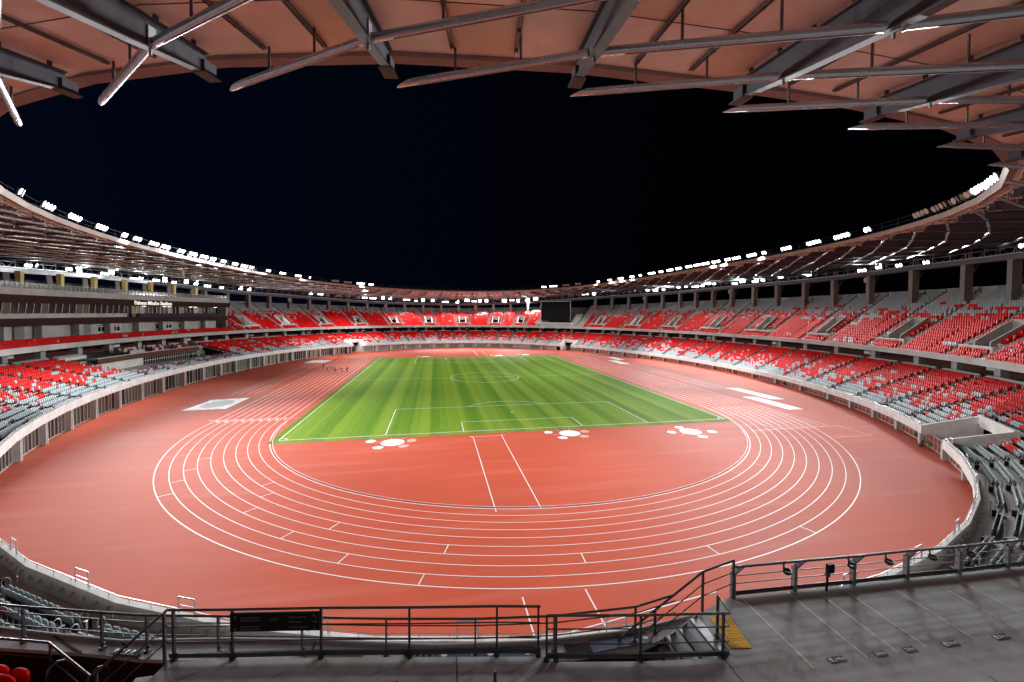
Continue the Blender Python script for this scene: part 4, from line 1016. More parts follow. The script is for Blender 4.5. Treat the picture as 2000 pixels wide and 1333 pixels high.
# --- all other seats: one mesh
T_full = []  # (verts, faces, mat) boxes: back, pan, foot
def tb_box(x0, x1, y0, y1, z0, z1, taper=1.0, mi=0, lean=0.0):
    v = [(x, y, z0) for x, y in ((x0, y0), (x1, y0), (x1, y1), (x0, y1))] + [(x*taper, y+lean, z1) for x, y in ((x0, y0), (x1, y0), (x1, y1), (x0, y1))]
    return v, [(4, 5, 6, 7), (0, 1, 5, 4), (1, 2, 6, 5), (2, 3, 7, 6), (3, 0, 4, 7)], mi
def template(boxes):
    V, F, Mi = [], [], []
    for v, f, mi in boxes: o = len(V); V += v; F += [tuple(i+o for i in q) for q in f]; Mi += [mi]*len(f)
    return np.array(V), np.array(F), np.array(Mi)
near_t = template([tb_box(-.235, .235, -.13, -.08, .36, .70, 1.0, 0, -.05), tb_box(-.235, .235, -.18, -.13, .70, .83, .72, 0, -.03), tb_box(-.22, .22, .03, .14, .26, .62, 1.0, 0, -.04), tb_box(-.21, .21, .01, .09, .62, .72, .72, 0, -.02), tb_box(-.16, .16, -.06, .06, 0, .35, 1, 1)])
far_t = template([tb_box(-.245, .245, -.16, .12, .17, .72, 1.0, 0, -.05), tb_box(-.245, .245, -.21, .07, .72, .86, .78, 0, -.02), tb_box(-.16, .16, -.06, .06, 0, .18, 1, 1)])
Vs, Fs, Ms = [], [], []; off_ = 0
S = [s for i, s in enumerate(SEATS) if i not in IND]
XY = np.array([s[:4] for s in S]); CL = np.array([s[4] for s in S]); dist = np.hypot(XY[:, 0]-CAM[0], XY[:, 1]-CAM[1])
for sel, (V, F, Mi) in ((dist < 95, near_t), (dist >= 95, far_t)):
    A = XY[sel]; C_ = CL[sel]; n = len(A); yaw = A[:, 3]-math.pi/2; ca, sa = np.cos(yaw)[:, None], np.sin(yaw)[:, None]
    jit = rng.normal(0, .008, (n, 1))
    X = A[:, 0:1] + ca*V[:, 0] - sa*(V[:, 1]+jit); Y = A[:, 1:2] + sa*V[:, 0] + ca*(V[:, 1]+jit); Z = A[:, 2:3] + V[:, 2]
    Vs.append(np.stack([X, Y, Z], -1).reshape(-1, 3)); Fs.append((F[None] + (np.arange(n)*len(V))[:, None, None] + off_).reshape(-1, 4)); off_ += n*len(V)
    Ms.append(np.where(Mi[None] == 1, 7, C_[:, None]).reshape(-1))
V = np.concatenate(Vs); F = np.concatenate(Fs); Mi = np.concatenate(Ms)
me = bpy.data.meshes.new('stadium_chairs'); me.vertices.add(len(V)); me.vertices.foreach_set('co', V.ravel().astype(np.float32))
me.loops.add(F.size); me.loops.foreach_set('vertex_index', F.ravel().astype(np.int32)); me.polygons.add(len(F)); me.polygons.foreach_set('loop_start', np.arange(0, F.size, 4, dtype=np.int32))
for q in SMATS+[M['seat_black']]: me.materials.append(q)
me.polygons.foreach_set('material_index', Mi.astype(np.int32)); me.update(calc_edges=True); me.validate()
o = bpy.data.objects.new('stadium_chairs', me); COL.objects.link(o)
tag(o, 'thousands of red and grey folded seats filling all the distant blocks', 'chairs', kind='stuff')
print('seats', len(SEATS), 'individual', len(IND))
AIMR = {62.08: (20, -85, 0), 61.06: (0, -35, 0), 60.04: (5, -70, 0), 58.96: (-10, -90, 0), 57.96: (-80, -50, 2), 57.4: (-20, -55, 0), 56.62: (-20, -55, 0), 56.04: (0, -70, 0), 55.22: (-80, -50, 2), 54.56: (-20, -15, 0), 53.9: (-80, -50, 2), 53.32: (0, 5, 0), 52.68: (-80, -50, 2), 51.86: (-20, 5, 0), 51.2: (-20, 50, 0), 50.68: (-70, -60, 0), 49.42: (-70, -60, 0), 48.34: (0, 25, 0), 47.16: (-55, 75, 0), 46.26: (0, 75, 0), 42.5: (-55, 95, 0), 41.76: (-38, -100, 0), 30.06: (-20, 75, 0), 29.36: (-20, 50, 0), 25.68: (55, 75, 0), 24.7: (80, 25, 2), 23.72: (80, 25, 2), 22.74: (80, 25, 2), 22.02: (0, 25, 0), 21.06: (-45, 108, 0), 20.3: (20, 50, 0), 19.58: (-55, 5, 0), 18.9: (-80, -25, 2), 18.16: (-55, 5, 0), 17.58: (20, 25, 0), 17.04: (-80, -25, 2), 16.42: (80, 0, 2), 15.74: (80, 0, 2), 15.26: (0, -70, 0), 14.46: (20, -55, 0), 13.86: (80, -25, 2), 12.84: (20, 5, 0), 11.68: (-38, -100, 0), 10.62: (-55, -100, 0), 9.7: (-55, -100, 0), 6.16: (-80, -50, 2), 5.68: (-55, -70, 0)}
AIMG = {54.42: (-55, -100, 0), 54.2: (-55, 5, 0), 53.3: (-38, -55, 0), 53.0: (-20, -70, 0), 52.2: (-80, -50, 2), 51.98: (-55, -100, 0), 51.24: (-55, -100, 0), 50.97: (0, -100, 0), 50.41: (-80, -50, 2), 50.08: (-55, 25, 0), 49.72: (-80, 25, 2), 49.24: (80, -50, 2), 48.84: (0, -100, 0), 48.36: (-20, 75, 0), 47.75: (-38, 50, 0), 46.91: (-20, 75, 0), 46.52: (0, 95, 0), 43.57: (-20, 75, 0), 43.09: (-20, 75, 0), 40.86: (-15, -108, 9), 40.44: (0, 95, 0), 39.92: (0, 95, 0), 39.55: (0, 95, 0), 38.7: (0, 95, 0), 38.22: (-38, 95, 0), 37.85: (0, 95, 0), 37.34: (20, 95, 0), 36.66: (20, 95, 0), 36.02: (20, 95, 0), 35.49: (-20, 95, 0), 35.11: (-20, 95, 0), 34.8: (15, 108, 0), 34.44: (38, 95, 0), 33.46: (38, 75, 0), 33.04: (38, 75, 0), 32.7: (15, 108, 6), 32.19: (45, 108, 0), 31.73: (-20, 75, 0), 28.9: (38, 75, 0), 28.39: (55, 25, 0), 26.02: (20, 75, 0), 25.28: (55, 5, 0), 24.84: (-15, -108, 9), 24.38: (-15, -108, 9), 23.56: (55, -15, 0), 23.14: (0, 95, 0), 22.64: (55, -15, 0), 22.26: (55, -15, 0), 21.66: (-15, 108, 6), 20.62: (38, -55, 0), 20.26: (38, -55, 0), 19.65: (20, 75, 0), 19.3: (20, -70, 0), 18.51: (20, -70, 0), 17.35: (38, -55, 0), 15.47: (-20, -100, 0), 14.94: (-20, -100, 0), 14.34: (-20, -100, 0), 13.6: (-20, -100, 0), 11.44: (0, -85, 0)}
# ------------------------------------------------------------------ floodlights (each bank is one frame with its lamps; lit banks carry their own light)
for q in ('lens', 'ceil_lamp', 'exit', 'room_lit', 'room_dim'): M[q].cycles.emission_sampling = 'NONE'
def drum(r, y0, y1, n=16):
    m = MB(); m.add([(r*math.cos(2*math.pi*i/n), y, r*math.sin(2*math.pi*i/n)) for y in (y0, y1) for i in range(n)], [(i, (i+1) % n, n+(i+1) % n, n+i) for i in range(n)] + [tuple(range(n-1, -1, -1)), tuple(range(n, 2*n))]); return m
lm = drum(.40, -.26, .0); lm.box((0, -.34, -.2), .34, .16, .40); lm.bar((-.44, -.13, -.3), (-.44, -.13, .2), .04, .1, up=(1, 0, 0)); lm.bar((.44, -.13, -.3), (.44, -.13, .2), .04, .1, up=(1, 0, 0)); lm.bar((-.44, -.13, -.42), (.44, -.13, -.42), .06, .05)
LH = lm.build('lamp_housing', M['lamp_body'])
LL = drum(.37, .002, .02).build('lens', M['lens']); LO = drum(.37, .002, .02).build('lens', M['lens_off'])
first = {'h': True, 'l': True, 'o': True}
def take(o, k):
    if first[k]: first[k] = False; return o
    q = o.copy(); COL.objects.link(q); return q
def bank(p, direction, n, lit, label, group, power, rows=1, aim=None, pitch=.86, tilt=.45, cone=76):
    d = np.array(direction[:2], float); d /= np.linalg.norm(d); yaw = math.atan2(d[1], d[0])-math.pi/2
    t = thing('floodlight_bank', label, 'floodlight', group, p, yaw)
    cols = int(math.ceil(n/rows)); f = MB(); w = cols*pitch
    for h in range(rows): f.bar((-w/2, -.35, h*.84), (w/2, -.35, h*.84), .08, .08)
    for s in (-1, 1): f.bar((s*w/2*.8, -.35, -.9), (s*w/2*.8, -.35, (rows-1)*.8+.1), .07, .07, up=(1, 0, 0))
    f.build('bank_frame', M['lamp_body'], t)
    for i in range(n):
        x = (i % cols-(cols-1)/2)*pitch; h = (i//cols)*.84
        q = take(LH, 'h'); q.parent = t; q.location = (x, 0, h); q.rotation_euler = (-tilt+rng.uniform(-.12, .12), 0, rng.uniform(-.3, .3))
        l = take(LL if lit else LO, 'l' if lit else 'o'); l.parent = q
    if lit:
        ld = bpy.data.lights.new('floodlight_beam', 'SPOT'); ld.energy = power*n/4; ld.spot_size = math.radians(cone); ld.spot_blend = 1.0; ld.shadow_soft_size = .45; ld.color = (.965, .985, 1.0)
        lo = bpy.data.objects.new('floodlight_beam', ld); COL.objects.link(lo); lo.parent = t
        P = np.array(p)+np.array([d[0]*1.3, d[1]*1.3, .1]); v = np.array(aim if aim is not None else (p[0]*.05, p[1]*.45, 0))-P
        R = Vector(v).to_track_quat('-Z', 'Y').to_matrix().to_4x4(); R.translation = Vector(P)
        lo.matrix_parent_inverse = Matrix.Identity(4)
        W_ = Matrix.Translation(Vector(p)) @ Matrix.Rotation(yaw, 4, 'Z'); lo.matrix_local = W_.inverted() @ R
RIMB = [(62.08, 2, True), (61.06, 4, True), (60.04, 4, True), (58.96, 4, True), (57.96, 2, True), (57.4, 3, True), (56.62, 4, True), (56.04, 4, True), (55.22, 3, True), (54.56, 4, True), (53.9, 4, True), (53.32, 3, True), (52.68, 3, True), (51.86, 3, True), (51.2, 4, True), (50.68, 3, True), (49.42, 3, True), (48.34, 4, True), (47.16, 4, True), (46.26, 1, True), (44.36, 5, False), (43.42, 5, False), (42.5, 5, True), (41.76, 3, True), (30.06, 3, True), (29.36, 5, True), (28.36, 5, False), (27.4, 4, False), (25.68, 2, True), (24.7, 3, True), (23.72, 4, True), (22.74, 3, True), (22.02, 2, True), (21.06, 5, True), (20.3, 3, True), (19.58, 4, True), (18.9, 4, True), (18.16, 4, True), (17.58, 4, True), (17.04, 4, True), (16.42, 4, True), (15.74, 3, True), (15.26, 4, True), (14.46, 4, True), (13.86, 2, True), (12.84, 4, True), (11.68, 5, True), (10.62, 5, True), (9.7, 2, True), (7.98, 4, False), (7.4, 4, False), (6.88, 4, False), (6.46, 4, False), (6.16, 3, True), (5.68, 5, True)]
side = {}
for k, n, lit in sorted(RIMB, key=lambda q: -q[0]):
    p, nn, e = rim(k); s = 'left' if p[0] < -20 else 'right'
    side[s] = side.get(s, 0)+1
    i = side[s] if s == 'left' else side[s]
for s in ('left', 'right'):
    L = [q for q in RIMB if (rim(q[0])[0][0] < 0) == (s == 'left')]
    L.sort(key=lambda q: -q[0])           # left to right in the photograph on both sides
    for i, (k, n, lit) in enumerate(L):
        p, nn, e = rim(k); a = f"{'lit' if lit else 'unlit'} bank of {n} floodlights, {ordn(i+1)} from left along the {s} roof rim"
        bank(p+np.array([*(nn*.1), 1.35]), -nn, n, lit, a, f'floodlight banks along the {s} roof rim', LAMP_W, aim=AIMR.get(k))
GB = [(54.42, 26.97, 2, 1, True), (54.2, 27.2, 1, 1, True), (53.3, 27.24, 2, 1, True), (53.0, 26.919999999999998, 4, 2, True), (52.2, 27.08, 3, 1, True), (51.98, 27.32, 4, 2, True), (51.24, 26.44, 3, 1, True), (50.97, 26.8, 2, 1, True), (50.41, 26.61, 3, 1, True), (50.08, 26.66, 4, 2, True), (49.72, 26.46, 2, 1, True), (49.24, 26.779999999999998, 4, 2, True), (48.84, 26.54, 3, 2, True), (48.36, 26.15, 3, 1, True), (47.75, 25.97, 2, 1, True), (46.91, 25.91, 3, 2, True), (46.52, 25.74, 3, 2, True), (43.57, 25.459999999999997, 3, 2, True), (43.09, 25.55, 3, 1, True), (42.73, 25.099999999999998, 4, 2, False), (42.16, 25.08, 6, 2, False), (41.7, 25.25, 6, 2, False), (41.18, 24.43, 4, 2, False), (40.86, 24.62, 3, 1, True), (40.44, 24.48, 4, 1, True), (39.92, 24.54, 4, 2, True), (39.55, 24.38, 3, 2, True), (38.7, 24.12, 4, 1, True), (38.22, 23.68, 2, 1, True), (37.85, 23.669999999999998, 4, 2, True), (37.34, 23.759999999999998, 4, 2, True), (36.66, 23.37, 4, 1, True), (36.02, 23.099999999999998, 3, 2, True), (35.49, 24.009999999999998, 6, 2, True), (35.11, 23.83, 3, 1, True), (34.8, 23.79, 4, 2, True), (34.44, 23.82, 4, 2, True), (33.46, 23.869999999999997, 6, 2, True), (33.04, 24.51, 3, 1, True), (32.7, 23.88, 4, 2, True), (32.19, 24.439999999999998, 5, 2, True), (31.73, 24.99, 6, 2, True), (29.72, 26.709999999999997, 6, 2, False), (29.28, 27.169999999999998, 6, 2, False), (28.9, 27.45, 4, 1, True), (28.39, 27.25, 4, 2, True), (27.2, 28.47, 4, 2, False), (26.02, 28.67, 1, 1, True), (25.28, 28.29, 4, 2, True), (24.84, 28.0, 3, 1, True), (24.38, 28.28, 2, 1, True), (23.56, 28.9, 4, 2, True), (23.14, 29.13, 4, 2, True), (22.64, 28.8, 4, 1, True), (22.26, 28.88, 4, 2, True), (21.66, 29.349999999999998, 3, 2, True), (21.26, 29.86, 3, 1, False), (20.62, 28.89, 3, 1, True), (20.26, 29.25, 6, 2, True), (19.65, 29.029999999999998, 5, 2, True), (19.3, 29.139999999999997, 4, 2, True), (18.51, 29.59, 4, 2, True), (17.35, 29.459999999999997, 4, 2, True), (15.47, 29.01, 3, 1, True), (14.94, 29.31, 3, 2, True), (14.34, 29.17, 2, 1, True), (13.6, 29.06, 2, 1, True), (11.44, 29.53, 2, 1, True)]
GB.sort(key=lambda q: -q[0])
for s, lo, hi in (('left', 38.9, 60), ('far', 31.0, 38.9), ('right', 8, 31.0)):
    L = [q for q in GB if lo <= q[0] < hi]
    for i, (u, z, n, rows, lit) in enumerate(L):
        nn = nrm(u); p = P3(ring(u, 26.0), z); a = f"{'lit' if lit else 'unlit'} group of {n} floodlights, {ordn(i+1)} from left on the {s} gantry"
        bank(p, -nn, n, lit, a, f'floodlight groups on the {s} gantry', GANTRY_W, rows, aim=AIMG.get(u), pitch=.9, tilt=.3, cone=76)
# ------------------------------------------------------------------ near viewing deck
ZDK = 9.9
dk = MB(); poly = [(-18.9, -104.66), (-19.05, -105.3), (-19.6, -109.6), (14, -109.6), (14, -106.6), (8, -105.85), (3.45, -105.51), (-.11, -105.35), (-3.74, -105.18), (-5.6, -105.08), (-6.87, -105.5), (-7.0, -106.86), (-8.96, -106.58), (-10.9, -106.22), (-11.0, -106.05), (-13.85, -105.51), (-15.72, -105.16)]
dk.prism(poly[::-1], ZDK-.35, ZDK)
tag(dk.build('deck_floor', M['deck']), 'grey coated floor of the near viewing deck', kind='structure')
m = MB()
for x, y0, y1, w in ((-12.85, -105.7, -109.5, .018), (-7.13, -106.88, -109.5, .018), (-2.0, -108.3, -109.5, .018)): seg(m, (x, y0), (x-.1, y1), w, ZDK+.004)
tag(m.build('deck_joints', M['tyre']), 'thin dark joints across the deck floor', kind='structure')
m = MB()
for x in (-5.36, -3.97, -3.15, -2.34, -.97, .44, 1.26, 2.6, 3.45): seg(m, (x, -105.2), (x-.07, -107.45), .026, ZDK+.005)
tag(m.build('deck_lines', M['white_soft']), 'thin pale lines marking wheelchair places on the deck', kind='structure')
# rising steps behind the deck, under and behind the camera
m = MB()
for r in range(14):
    z = ZDK+.42*(r+1); y = -109.6-.82*r; m.hexa([(-24, y-.82, z-1.2), (14, y-.82, z-1.2), (14, y, z-1.2), (-24, y, z-1.2), (-24, y-.82, z), (14, y-.82, z), (14, y, z), (-24, y, z)])
tag(m.build('rear_steps', M['terrace']), 'concrete rows rising behind the deck', kind='structure')
# capped parapet in front of the deck
PC = thing('deck_parapet', 'lilac grey capped parapet with metal plates just beyond the deck railing', 'parapet')
co = [(-26.5, -101.2), (-23.8, -102.25), (-22.4, -102.72), (-20.6, -103.3), (-18.1, -103.72), (-16.1, -104.15), (-13.3, -104.85), (-10.9, -105.2), (-8.5, -105.3), (-5.7, -105.0)]
ci = [(-26.2, -101.8), (-23.5, -102.85), (-21.3, -103.45), (-19.9, -103.9), (-17.85, -104.38), (-16.1, -104.75), (-13.3, -105.3), (-10.95, -105.72), (-8.5, -105.8), (-5.9, -105.06)]
m = MB(); ip = MB(); fw = MB()
for k in range(len(co)-1):
    a, b, c, d = co[k], co[k+1], ci[k+1], ci[k]; g = .012
    m.hexa([P3(d, 9.42), P3(c, 9.42), P3(b, 9.42), P3(a, 9.42), P3(d, 9.5), P3(c, 9.5), P3(b, 9.53), P3(a, 9.53)])
    dd = np.array(d)-np.array(c); t = dd/np.linalg.norm(dd); nn = np.array([-t[1], t[0]])
    ip.quad(P3(np.array(d), 8.4), P3(np.array(c), 8.4), P3(np.array(c), 9.42), P3(np.array(d), 9.42))
    fw.quad(P3(a, 8.3), P3(b, 8.3), P3(b, 9.45), P3(a, 9.45))
    jn = MB(); jn.bar(P3(b, 9.518), P3(c, 9.512), .03, .03); jn.build('cap_joint', M['tyre'], PC)
    fw.tube([P3(a, 9.56), P3(b, 9.56)], .035, 6)
m.build('parapet_cap', M['lilac'], PC); ip.build('inner_panel', M['brown'], PC); fw.build('outer_face', M['concrete'], PC)
def lerp2(A, B, t): return np.array(A)*(1-t)+np.array(B)*t
def cap_at(x, f):
    """point on the cap at x, f from outer (0) to inner (1) edge"""
    o = np.array([x, np.interp(x, [p[0] for p in co], [p[1] for p in co])]); i = np.array([x, np.interp(x, [p[0] for p in ci], [p[1] for p in ci])]); return o*(1-f)+i*f
def plate(x0, x1, f0, f1, name, mt, z=9.535, holes=()):
    q = [cap_at(x0, f1), cap_at(x1, f1), cap_at(x1, f0), cap_at(x0, f0)]; m = MB(); m.hexa([P3(p, z-.03) for p in q]+[P3(p, z) for p in q])
    o = m.build(name, mt, PC)
    for h in holes:
        c = cap_at(h, (f0+f1)/2); m = MB(); m.add([(c[0]+.075*math.cos(2*math.pi*k/16), c[1]+.05*math.sin(2*math.pi*k/16), z+.004) for k in range(16)], [tuple(range(16))]); m.build('round_hole', M['concrete_pale'], o)
plate(-16.2, -14.95, .45, .95, 'brown_plate', M['brown_mid']); plate(-13.28, -12.2, .2, .98, 'slate_plate', M['slate'], holes=(-13.1, -12.42)); plate(-12.17, -11.0, .2, .98, 'slate_plate', M['slate'], holes=(-12.05, -11.2))
plate(-9.7, -8.2, .2, .95, 'slate_plate', M['slate'], holes=(-8.6, -8.3)); plate(-10.3, -9.75, .3, .9, 'slate_plate', M['black'])
for x in (-20.6, -14.0):
    q = [cap_at(x, .95), cap_at(x+.62, .95), cap_at(x+.62, .5), cap_at(x, .5)]; m = MB(); m.hexa([P3(p, 9.53) for p in q]+[P3(p, 9.55) for p in q]); o = m.build('seat_sign_plate', M['black'], PC)
    for k in range(4):
        c = lerp2(lerp2(q[0], q[3], .5), lerp2(q[1], q[2], .5), .15+.22*k); m = MB()
        m.bar(P3(c+(-.03, -.04), 9.556), P3(c+(.03, .04), 9.556), .014, .006); m.bar(P3(c+(-.03, .04), 9.556), P3(c+(.03, .0), 9.556), .012, .006); m.build('sign_mark', M['rail_light'], o)
# --- railings
def rail(name, label, base, h, bars, posts, z=ZDK, kick=True, hr=.027, pw=.045, group='steel railings around the near deck', zs=None, caps=()):
    t = thing(name, label, 'railing', group, P3(base[0], z)); o0 = np.array(P3(base[0], z))
    B = [P3(p, (z if zs is None else zs[i]))-o0 for i, p in enumerate(base)]; Z = np.array([0, 0, 1.0])
    def at(x):
        k = min(int(x), len(B)-2); f = x-k; return B[k]*(1-f)+B[k+1]*f
    m = MB(); m.tube([b+Z*h for b in B], hr, 8); m.build('handrail', M['rail'], t, smooth=True)
    for b_ in bars: m = MB(); m.tube([b+Z*b_ for b in B], .014, 6); m.build('rail_bar', M['rail'], t, smooth=True)
    if kick:
        m = MB()
        for a, b in zip(B[:-1], B[1:]): m.bar(a+Z*.10, b+Z*.10, .012, .10); m.bar(a+Z*.155, b+Z*.155, .05, .012)
        m.build('kick_plate', M['rail'], t)
    for x in posts:
        p = at(x); q = at(min(x+.02, len(B)-1)) if x < len(B)-1.02 else at(x-.02); d = (q-p)[:2]; d = d/np.linalg.norm(d) if np.linalg.norm(d) else np.array([1, 0])
        m = MB(); m.box(p-Z*.04, pw, .06, h+.02, ax=d); m.box(p-Z*.02+P3((-d[1]*-.0, 0), 0), .11, .09, .08, ax=d); m.tube([p+Z*.14+P3((d[0]*.03, d[1]*.03), 0), p+Z*.14+P3((d[0]*.06, d[1]*.06), 0)], .03, 8)
        m.build('post', M['rail'], t, bevel=.004)
    return t
rail('guard_rail', 'long dark steel railing along the deck edge carrying the black sign board', [(-18.9, -104.62), (-17.57, -104.86), (-15.72, -105.16), (-13.85, -105.51), (-11.98, -105.83), (-11.05, -106.02)], 1.1, (.74, .40), (.08, 1, 2, 3, 4, 4.95))
rail('guard_rail', 'dark steel railing in front of the metal stairs', [(-10.95, -106.18), (-8.96, -106.56), (-7.02, -106.86), (-6.9, -106.3)], 1.0, (.70, .37), (.0, .1, 1, 1.93, 3))
# right deck rail with flat plate posts
rr = [(-5.56, -105.10), (-3.74, -105.19), (-1.93, -105.29), (-.16, -105.35), (1.6, -105.45), (3.38, -105.5), (5.2, -105.62), (7.0, -105.85)]
rt = thing('guard_rail', 'dark railing with flat plate posts and cup holders on the right of the deck', 'railing', 'steel railings around the near deck', P3(rr[0], ZDK)); o0 = P3(rr[0], ZDK); Z = np.array([0, 0, 1.0])
BR = [P3(p, ZDK)-o0 for p in rr]
m = MB(); m.tube([b+Z*.86+np.array([0, -.10, 0]) for b in BR], .028, 8); m.build('handrail', M['rail'], rt, smooth=True)
for h, dy in ((.79, .06), (.71, .1), (.54, .03), (.33, .03)): m = MB(); m.tube([b+Z*h+np.array([0, dy, 0]) for b in BR], .014, 6); m.build('rail_bar', M['rail'], rt, smooth=True)
m = MB()
for a, b in zip(BR[:-1], BR[1:]): m.bar(a+Z*.09, b+Z*.09, .015, .12)
m.build('kick_plate', M['rail'], rt)
for b in BR:
    m = MB(); m.box(b-Z*.06, .10, .12, .74, ax=(1, 0)); m.hexa([b+np.array(q) for q in ((-.05, -.06, .62), (.05, -.06, .62), (.05, .06, .62), (-.05, .06, .62), (.2, -.12, .84), (.28, -.12, .84), (.28, .06, .80), (.2, .06, .80))])
    m.tube([b+np.array([.0, -.11, .12]), b+np.array([0, -.13, .12])], .022, 8); m.build('post', M['post_grey'], rt, bevel=.006)
# cup holders
for k, x in enumerate((-4.07, -2.1, -.9, .56, 1.85, 3.8)):
    y = np.interp(x, [p[0] for p in rr], [p[1] for p in rr])-.12
    t = thing('cup_holder', f'dark round holder hanging from the right deck railing, {ordn(k+1)} from left', 'cup holder', 'round holders on the right deck railing', (x, y, ZDK+.62))
    m = MB(); n = 14; prof = [(.02, -.07), (.07, -.06), (.105, -.02), (.115, .05), (.10, .05), (.09, -.01), (.05, -.045), (.01, -.05)]
    vs = [(r*math.cos(2*math.pi*i/n), r*math.sin(2*math.pi*i/n), z) for r, z in prof for i in range(n)]
    m.add(vs, [(a*n+i, a*n+(i+1) % n, (a+1)*n+(i+1) % n, (a+1)*n+i) for a in range(len(prof)-1) for i in range(n)]+[tuple(range(n-1, -1, -1))]); m.build('bowl', M['rail'], t, smooth=True)
    m = MB(); m.bar((-.10, 0, .04), (-.10, .02, .24), .05, .015, up=(0, 1, 0)); m.bar((-.12, .02, .245), (-.03, .02, .265), .05, .015); m.build('strap', M['rail'], t)
t = thing('display_stand', 'small black box on a thin pole against the right deck railing', 'stand', None, (-2.87, -105.36, ZDK))
m = MB(); m.tube([(0, 0, 0), (.02, 0, .3), (-.01, 0, .62)], .03, 8); m.build('pole', M['black'], t); m = MB(); m.box((.05, -.05, .52), .2, .10, .24); m.build('box', M['black'], t, bevel=.01); m = MB(); m.box((0, -.02, .40), .1, .1, .1); m.build('clamp', M['rail'], t, bevel=.01)
# stairs down beside the deck
ST = thing('metal_stairs', 'short grey metal stairs with black nosings going down from the yellow tactile strip', 'stairs', None, (-6.9, -106.2, ZDK))
for k in range(5):
    x1 = -.02-.30*k; z = -.18*k-.02 if k else -.004; m = MB(); m.box((x1-.15, .02+.02*k, z-.03-.18), .30, 1.12, .21); o = m.build('tread', M['steel_dull'], ST)
    m = MB(); m.box((x1-.27, .02+.02*k, z), .055, 1.10, .006); m.build('nosing', M['tyre'], o)
m = MB()
for y in (.62, -.56): m.bar((.05, y, -.10), (-1.62, y+.06, -1.10), .03, .34)
m.build('stringer', M['steel_dull'], ST)
m = MB(); m.quad((-1.5, -.75, -.92), (-1.5, .72, -.92), (-4.05, 1.0, -.92), (-4.05, .1, -.92)); m.box((-2.9, .75, -1.1), 2.4, .06, .5); m.build('landing', M['concrete_dark'], ST)
m = MB(); m.box((-3.6, .35, -.9), .5, .3, .45); m.build('service_box', M['concrete_dark'], ST)
ht = thing('guard_rail', 'dark steel railing sloping down the far side of the metal stairs', 'railing', 'steel railings around the near deck', (-6.7, -105.45, ZDK))
for h, nm, r in ((1.02, 'handrail', .027), (.70, 'rail_bar', .014), (.40, 'rail_bar', .014)):
    m = MB(); m.tube([(-2.6, .0, h-1.62), (0, 0, h), (1.12, .30, h)], r, 8); m.build(nm, M['rail'], ht, smooth=True)
for x, y, zb, zt in ((0, 0, -.02, 1.02), (1.1, .29, -.02, 1.02), (-1.3, 0, -1.05, .21)): m = MB(); m.box((x, y, zb), .05, .05, zt-zb); m.build('post', M['rail'], ht)
# outer railing on the parapet cap
base = [tuple(cap_at(x, .62)) for x in (-25.5, -23.2, -21.5, -20.0, -18.2, -16.3, -14.4, -12.4, -10.6, -8.6, -7.4)]
rail('guard_rail', 'slim dark railing standing on the lilac parapet cap beyond the deck', base, .88, (.72, .42), (.3, 1.2, 2.4, 3.1, 4, 5, 6, 7, 8, 9), z=9.5, kick=False, hr=.026, pw=.035)
# left stairs and front row below the deck
m = MB(); m.prism([(-19.0, -103.7), (-24.5, -101.6), (-27, -103.6), (-27, -109), (-19.5, -109), (-19.05, -105)], 8.2, 8.6)
tag(m.build('front_row_floor', M['concrete']), 'grey floor of the seat row left of the deck', kind='structure')
m = MB()
for k in range(4): m.box((-19.35-.3*k, -105.2, 8.6), .30, 1.1, 1.04-.26*k)
meshthing('corner_steps', m, M['concrete'], 'grey concrete steps going down left from the deck corner', 'steps')
def slope(name, label, pts, offs, posts):
    t = thing(name, label, 'railing', 'steel railings around the near deck', pts[0]); o = np.array(pts[0])
    for k, h in enumerate(offs): m = MB(); m.tube([np.array(p)-o-np.array([0, 0, h]) for p in pts], .027 if k == 0 else .014, 8); m.build('handrail' if k == 0 else 'rail_bar', M['rail'], t, smooth=True)
    for p, z0 in posts: m = MB(); p = np.array(p); m.box(P3(p[:2], z0)-o, .05, .05, p[2]-z0); m.build('post', M['rail'], t)
slope('guard_rail', 'dark railing sloping down from the left corner of the deck', [(-18.92, -104.60, 11.0), (-20.37, -104.47, 9.70)], (0, .34, .68), [((-18.98, -104.62, 10.95), 9.4), ((-20.33, -104.47, 9.74), 8.6)])
slope('guard_rail', 'dark railing in the bottom left corner above the red seats', [(-20.42, -104.50, 9.70), (-22.04, -103.30, 9.74), (-25.0, -102.4, 9.72)], (0, .36, .7), [((-21.95, -103.36, 9.74), 8.6), ((-23.9, -102.75, 9.72), 8.6)])
def hoop(x, y, z, h, w, ang, label, grp, r=.022, mt='rail', cat='handrail', name='handrail_hoop'):
    c, s = math.cos(ang), math.sin(ang); P = [(-w/2, 0, 0), (-w/2, 0, h-.25), (-w/2+.04, 0, h-.08), (0, 0, h), (w/2-.04, 0, h-.06), (w/2, 0, h-.2), (w/2-.16, 0, .1)]
    m = MB(); m.tube([(x+c*a, y+s*a, z+b) for a, _, b in P], r, 8); return meshthing(name, m, M[mt], label, cat, grp, smooth=True)
hoop(-14.02, -107.3, ZDK, 1.02, .34, 1.4, 'dark curved handrail end at the bottom edge, left of the two', 'dark handrail hoops near the deck', .03)
hoop(-12.25, -107.45, ZDK, 1.02, .30, 1.45, 'dark curved handrail end at the bottom edge, right of the two', 'dark handrail hoops near the deck', .03)
hoop(-21.55, -103.75, 8.6, .98, .36, .9, 'dark handrail hoop among the red seats, left of the pair', 'dark handrail hoops near the deck', .024)
hoop(-20.55, -104.1, 8.6, .98, .36, .9, 'dark handrail hoop beside the red seats, right of the pair', 'dark handrail hoops near the deck', .024)
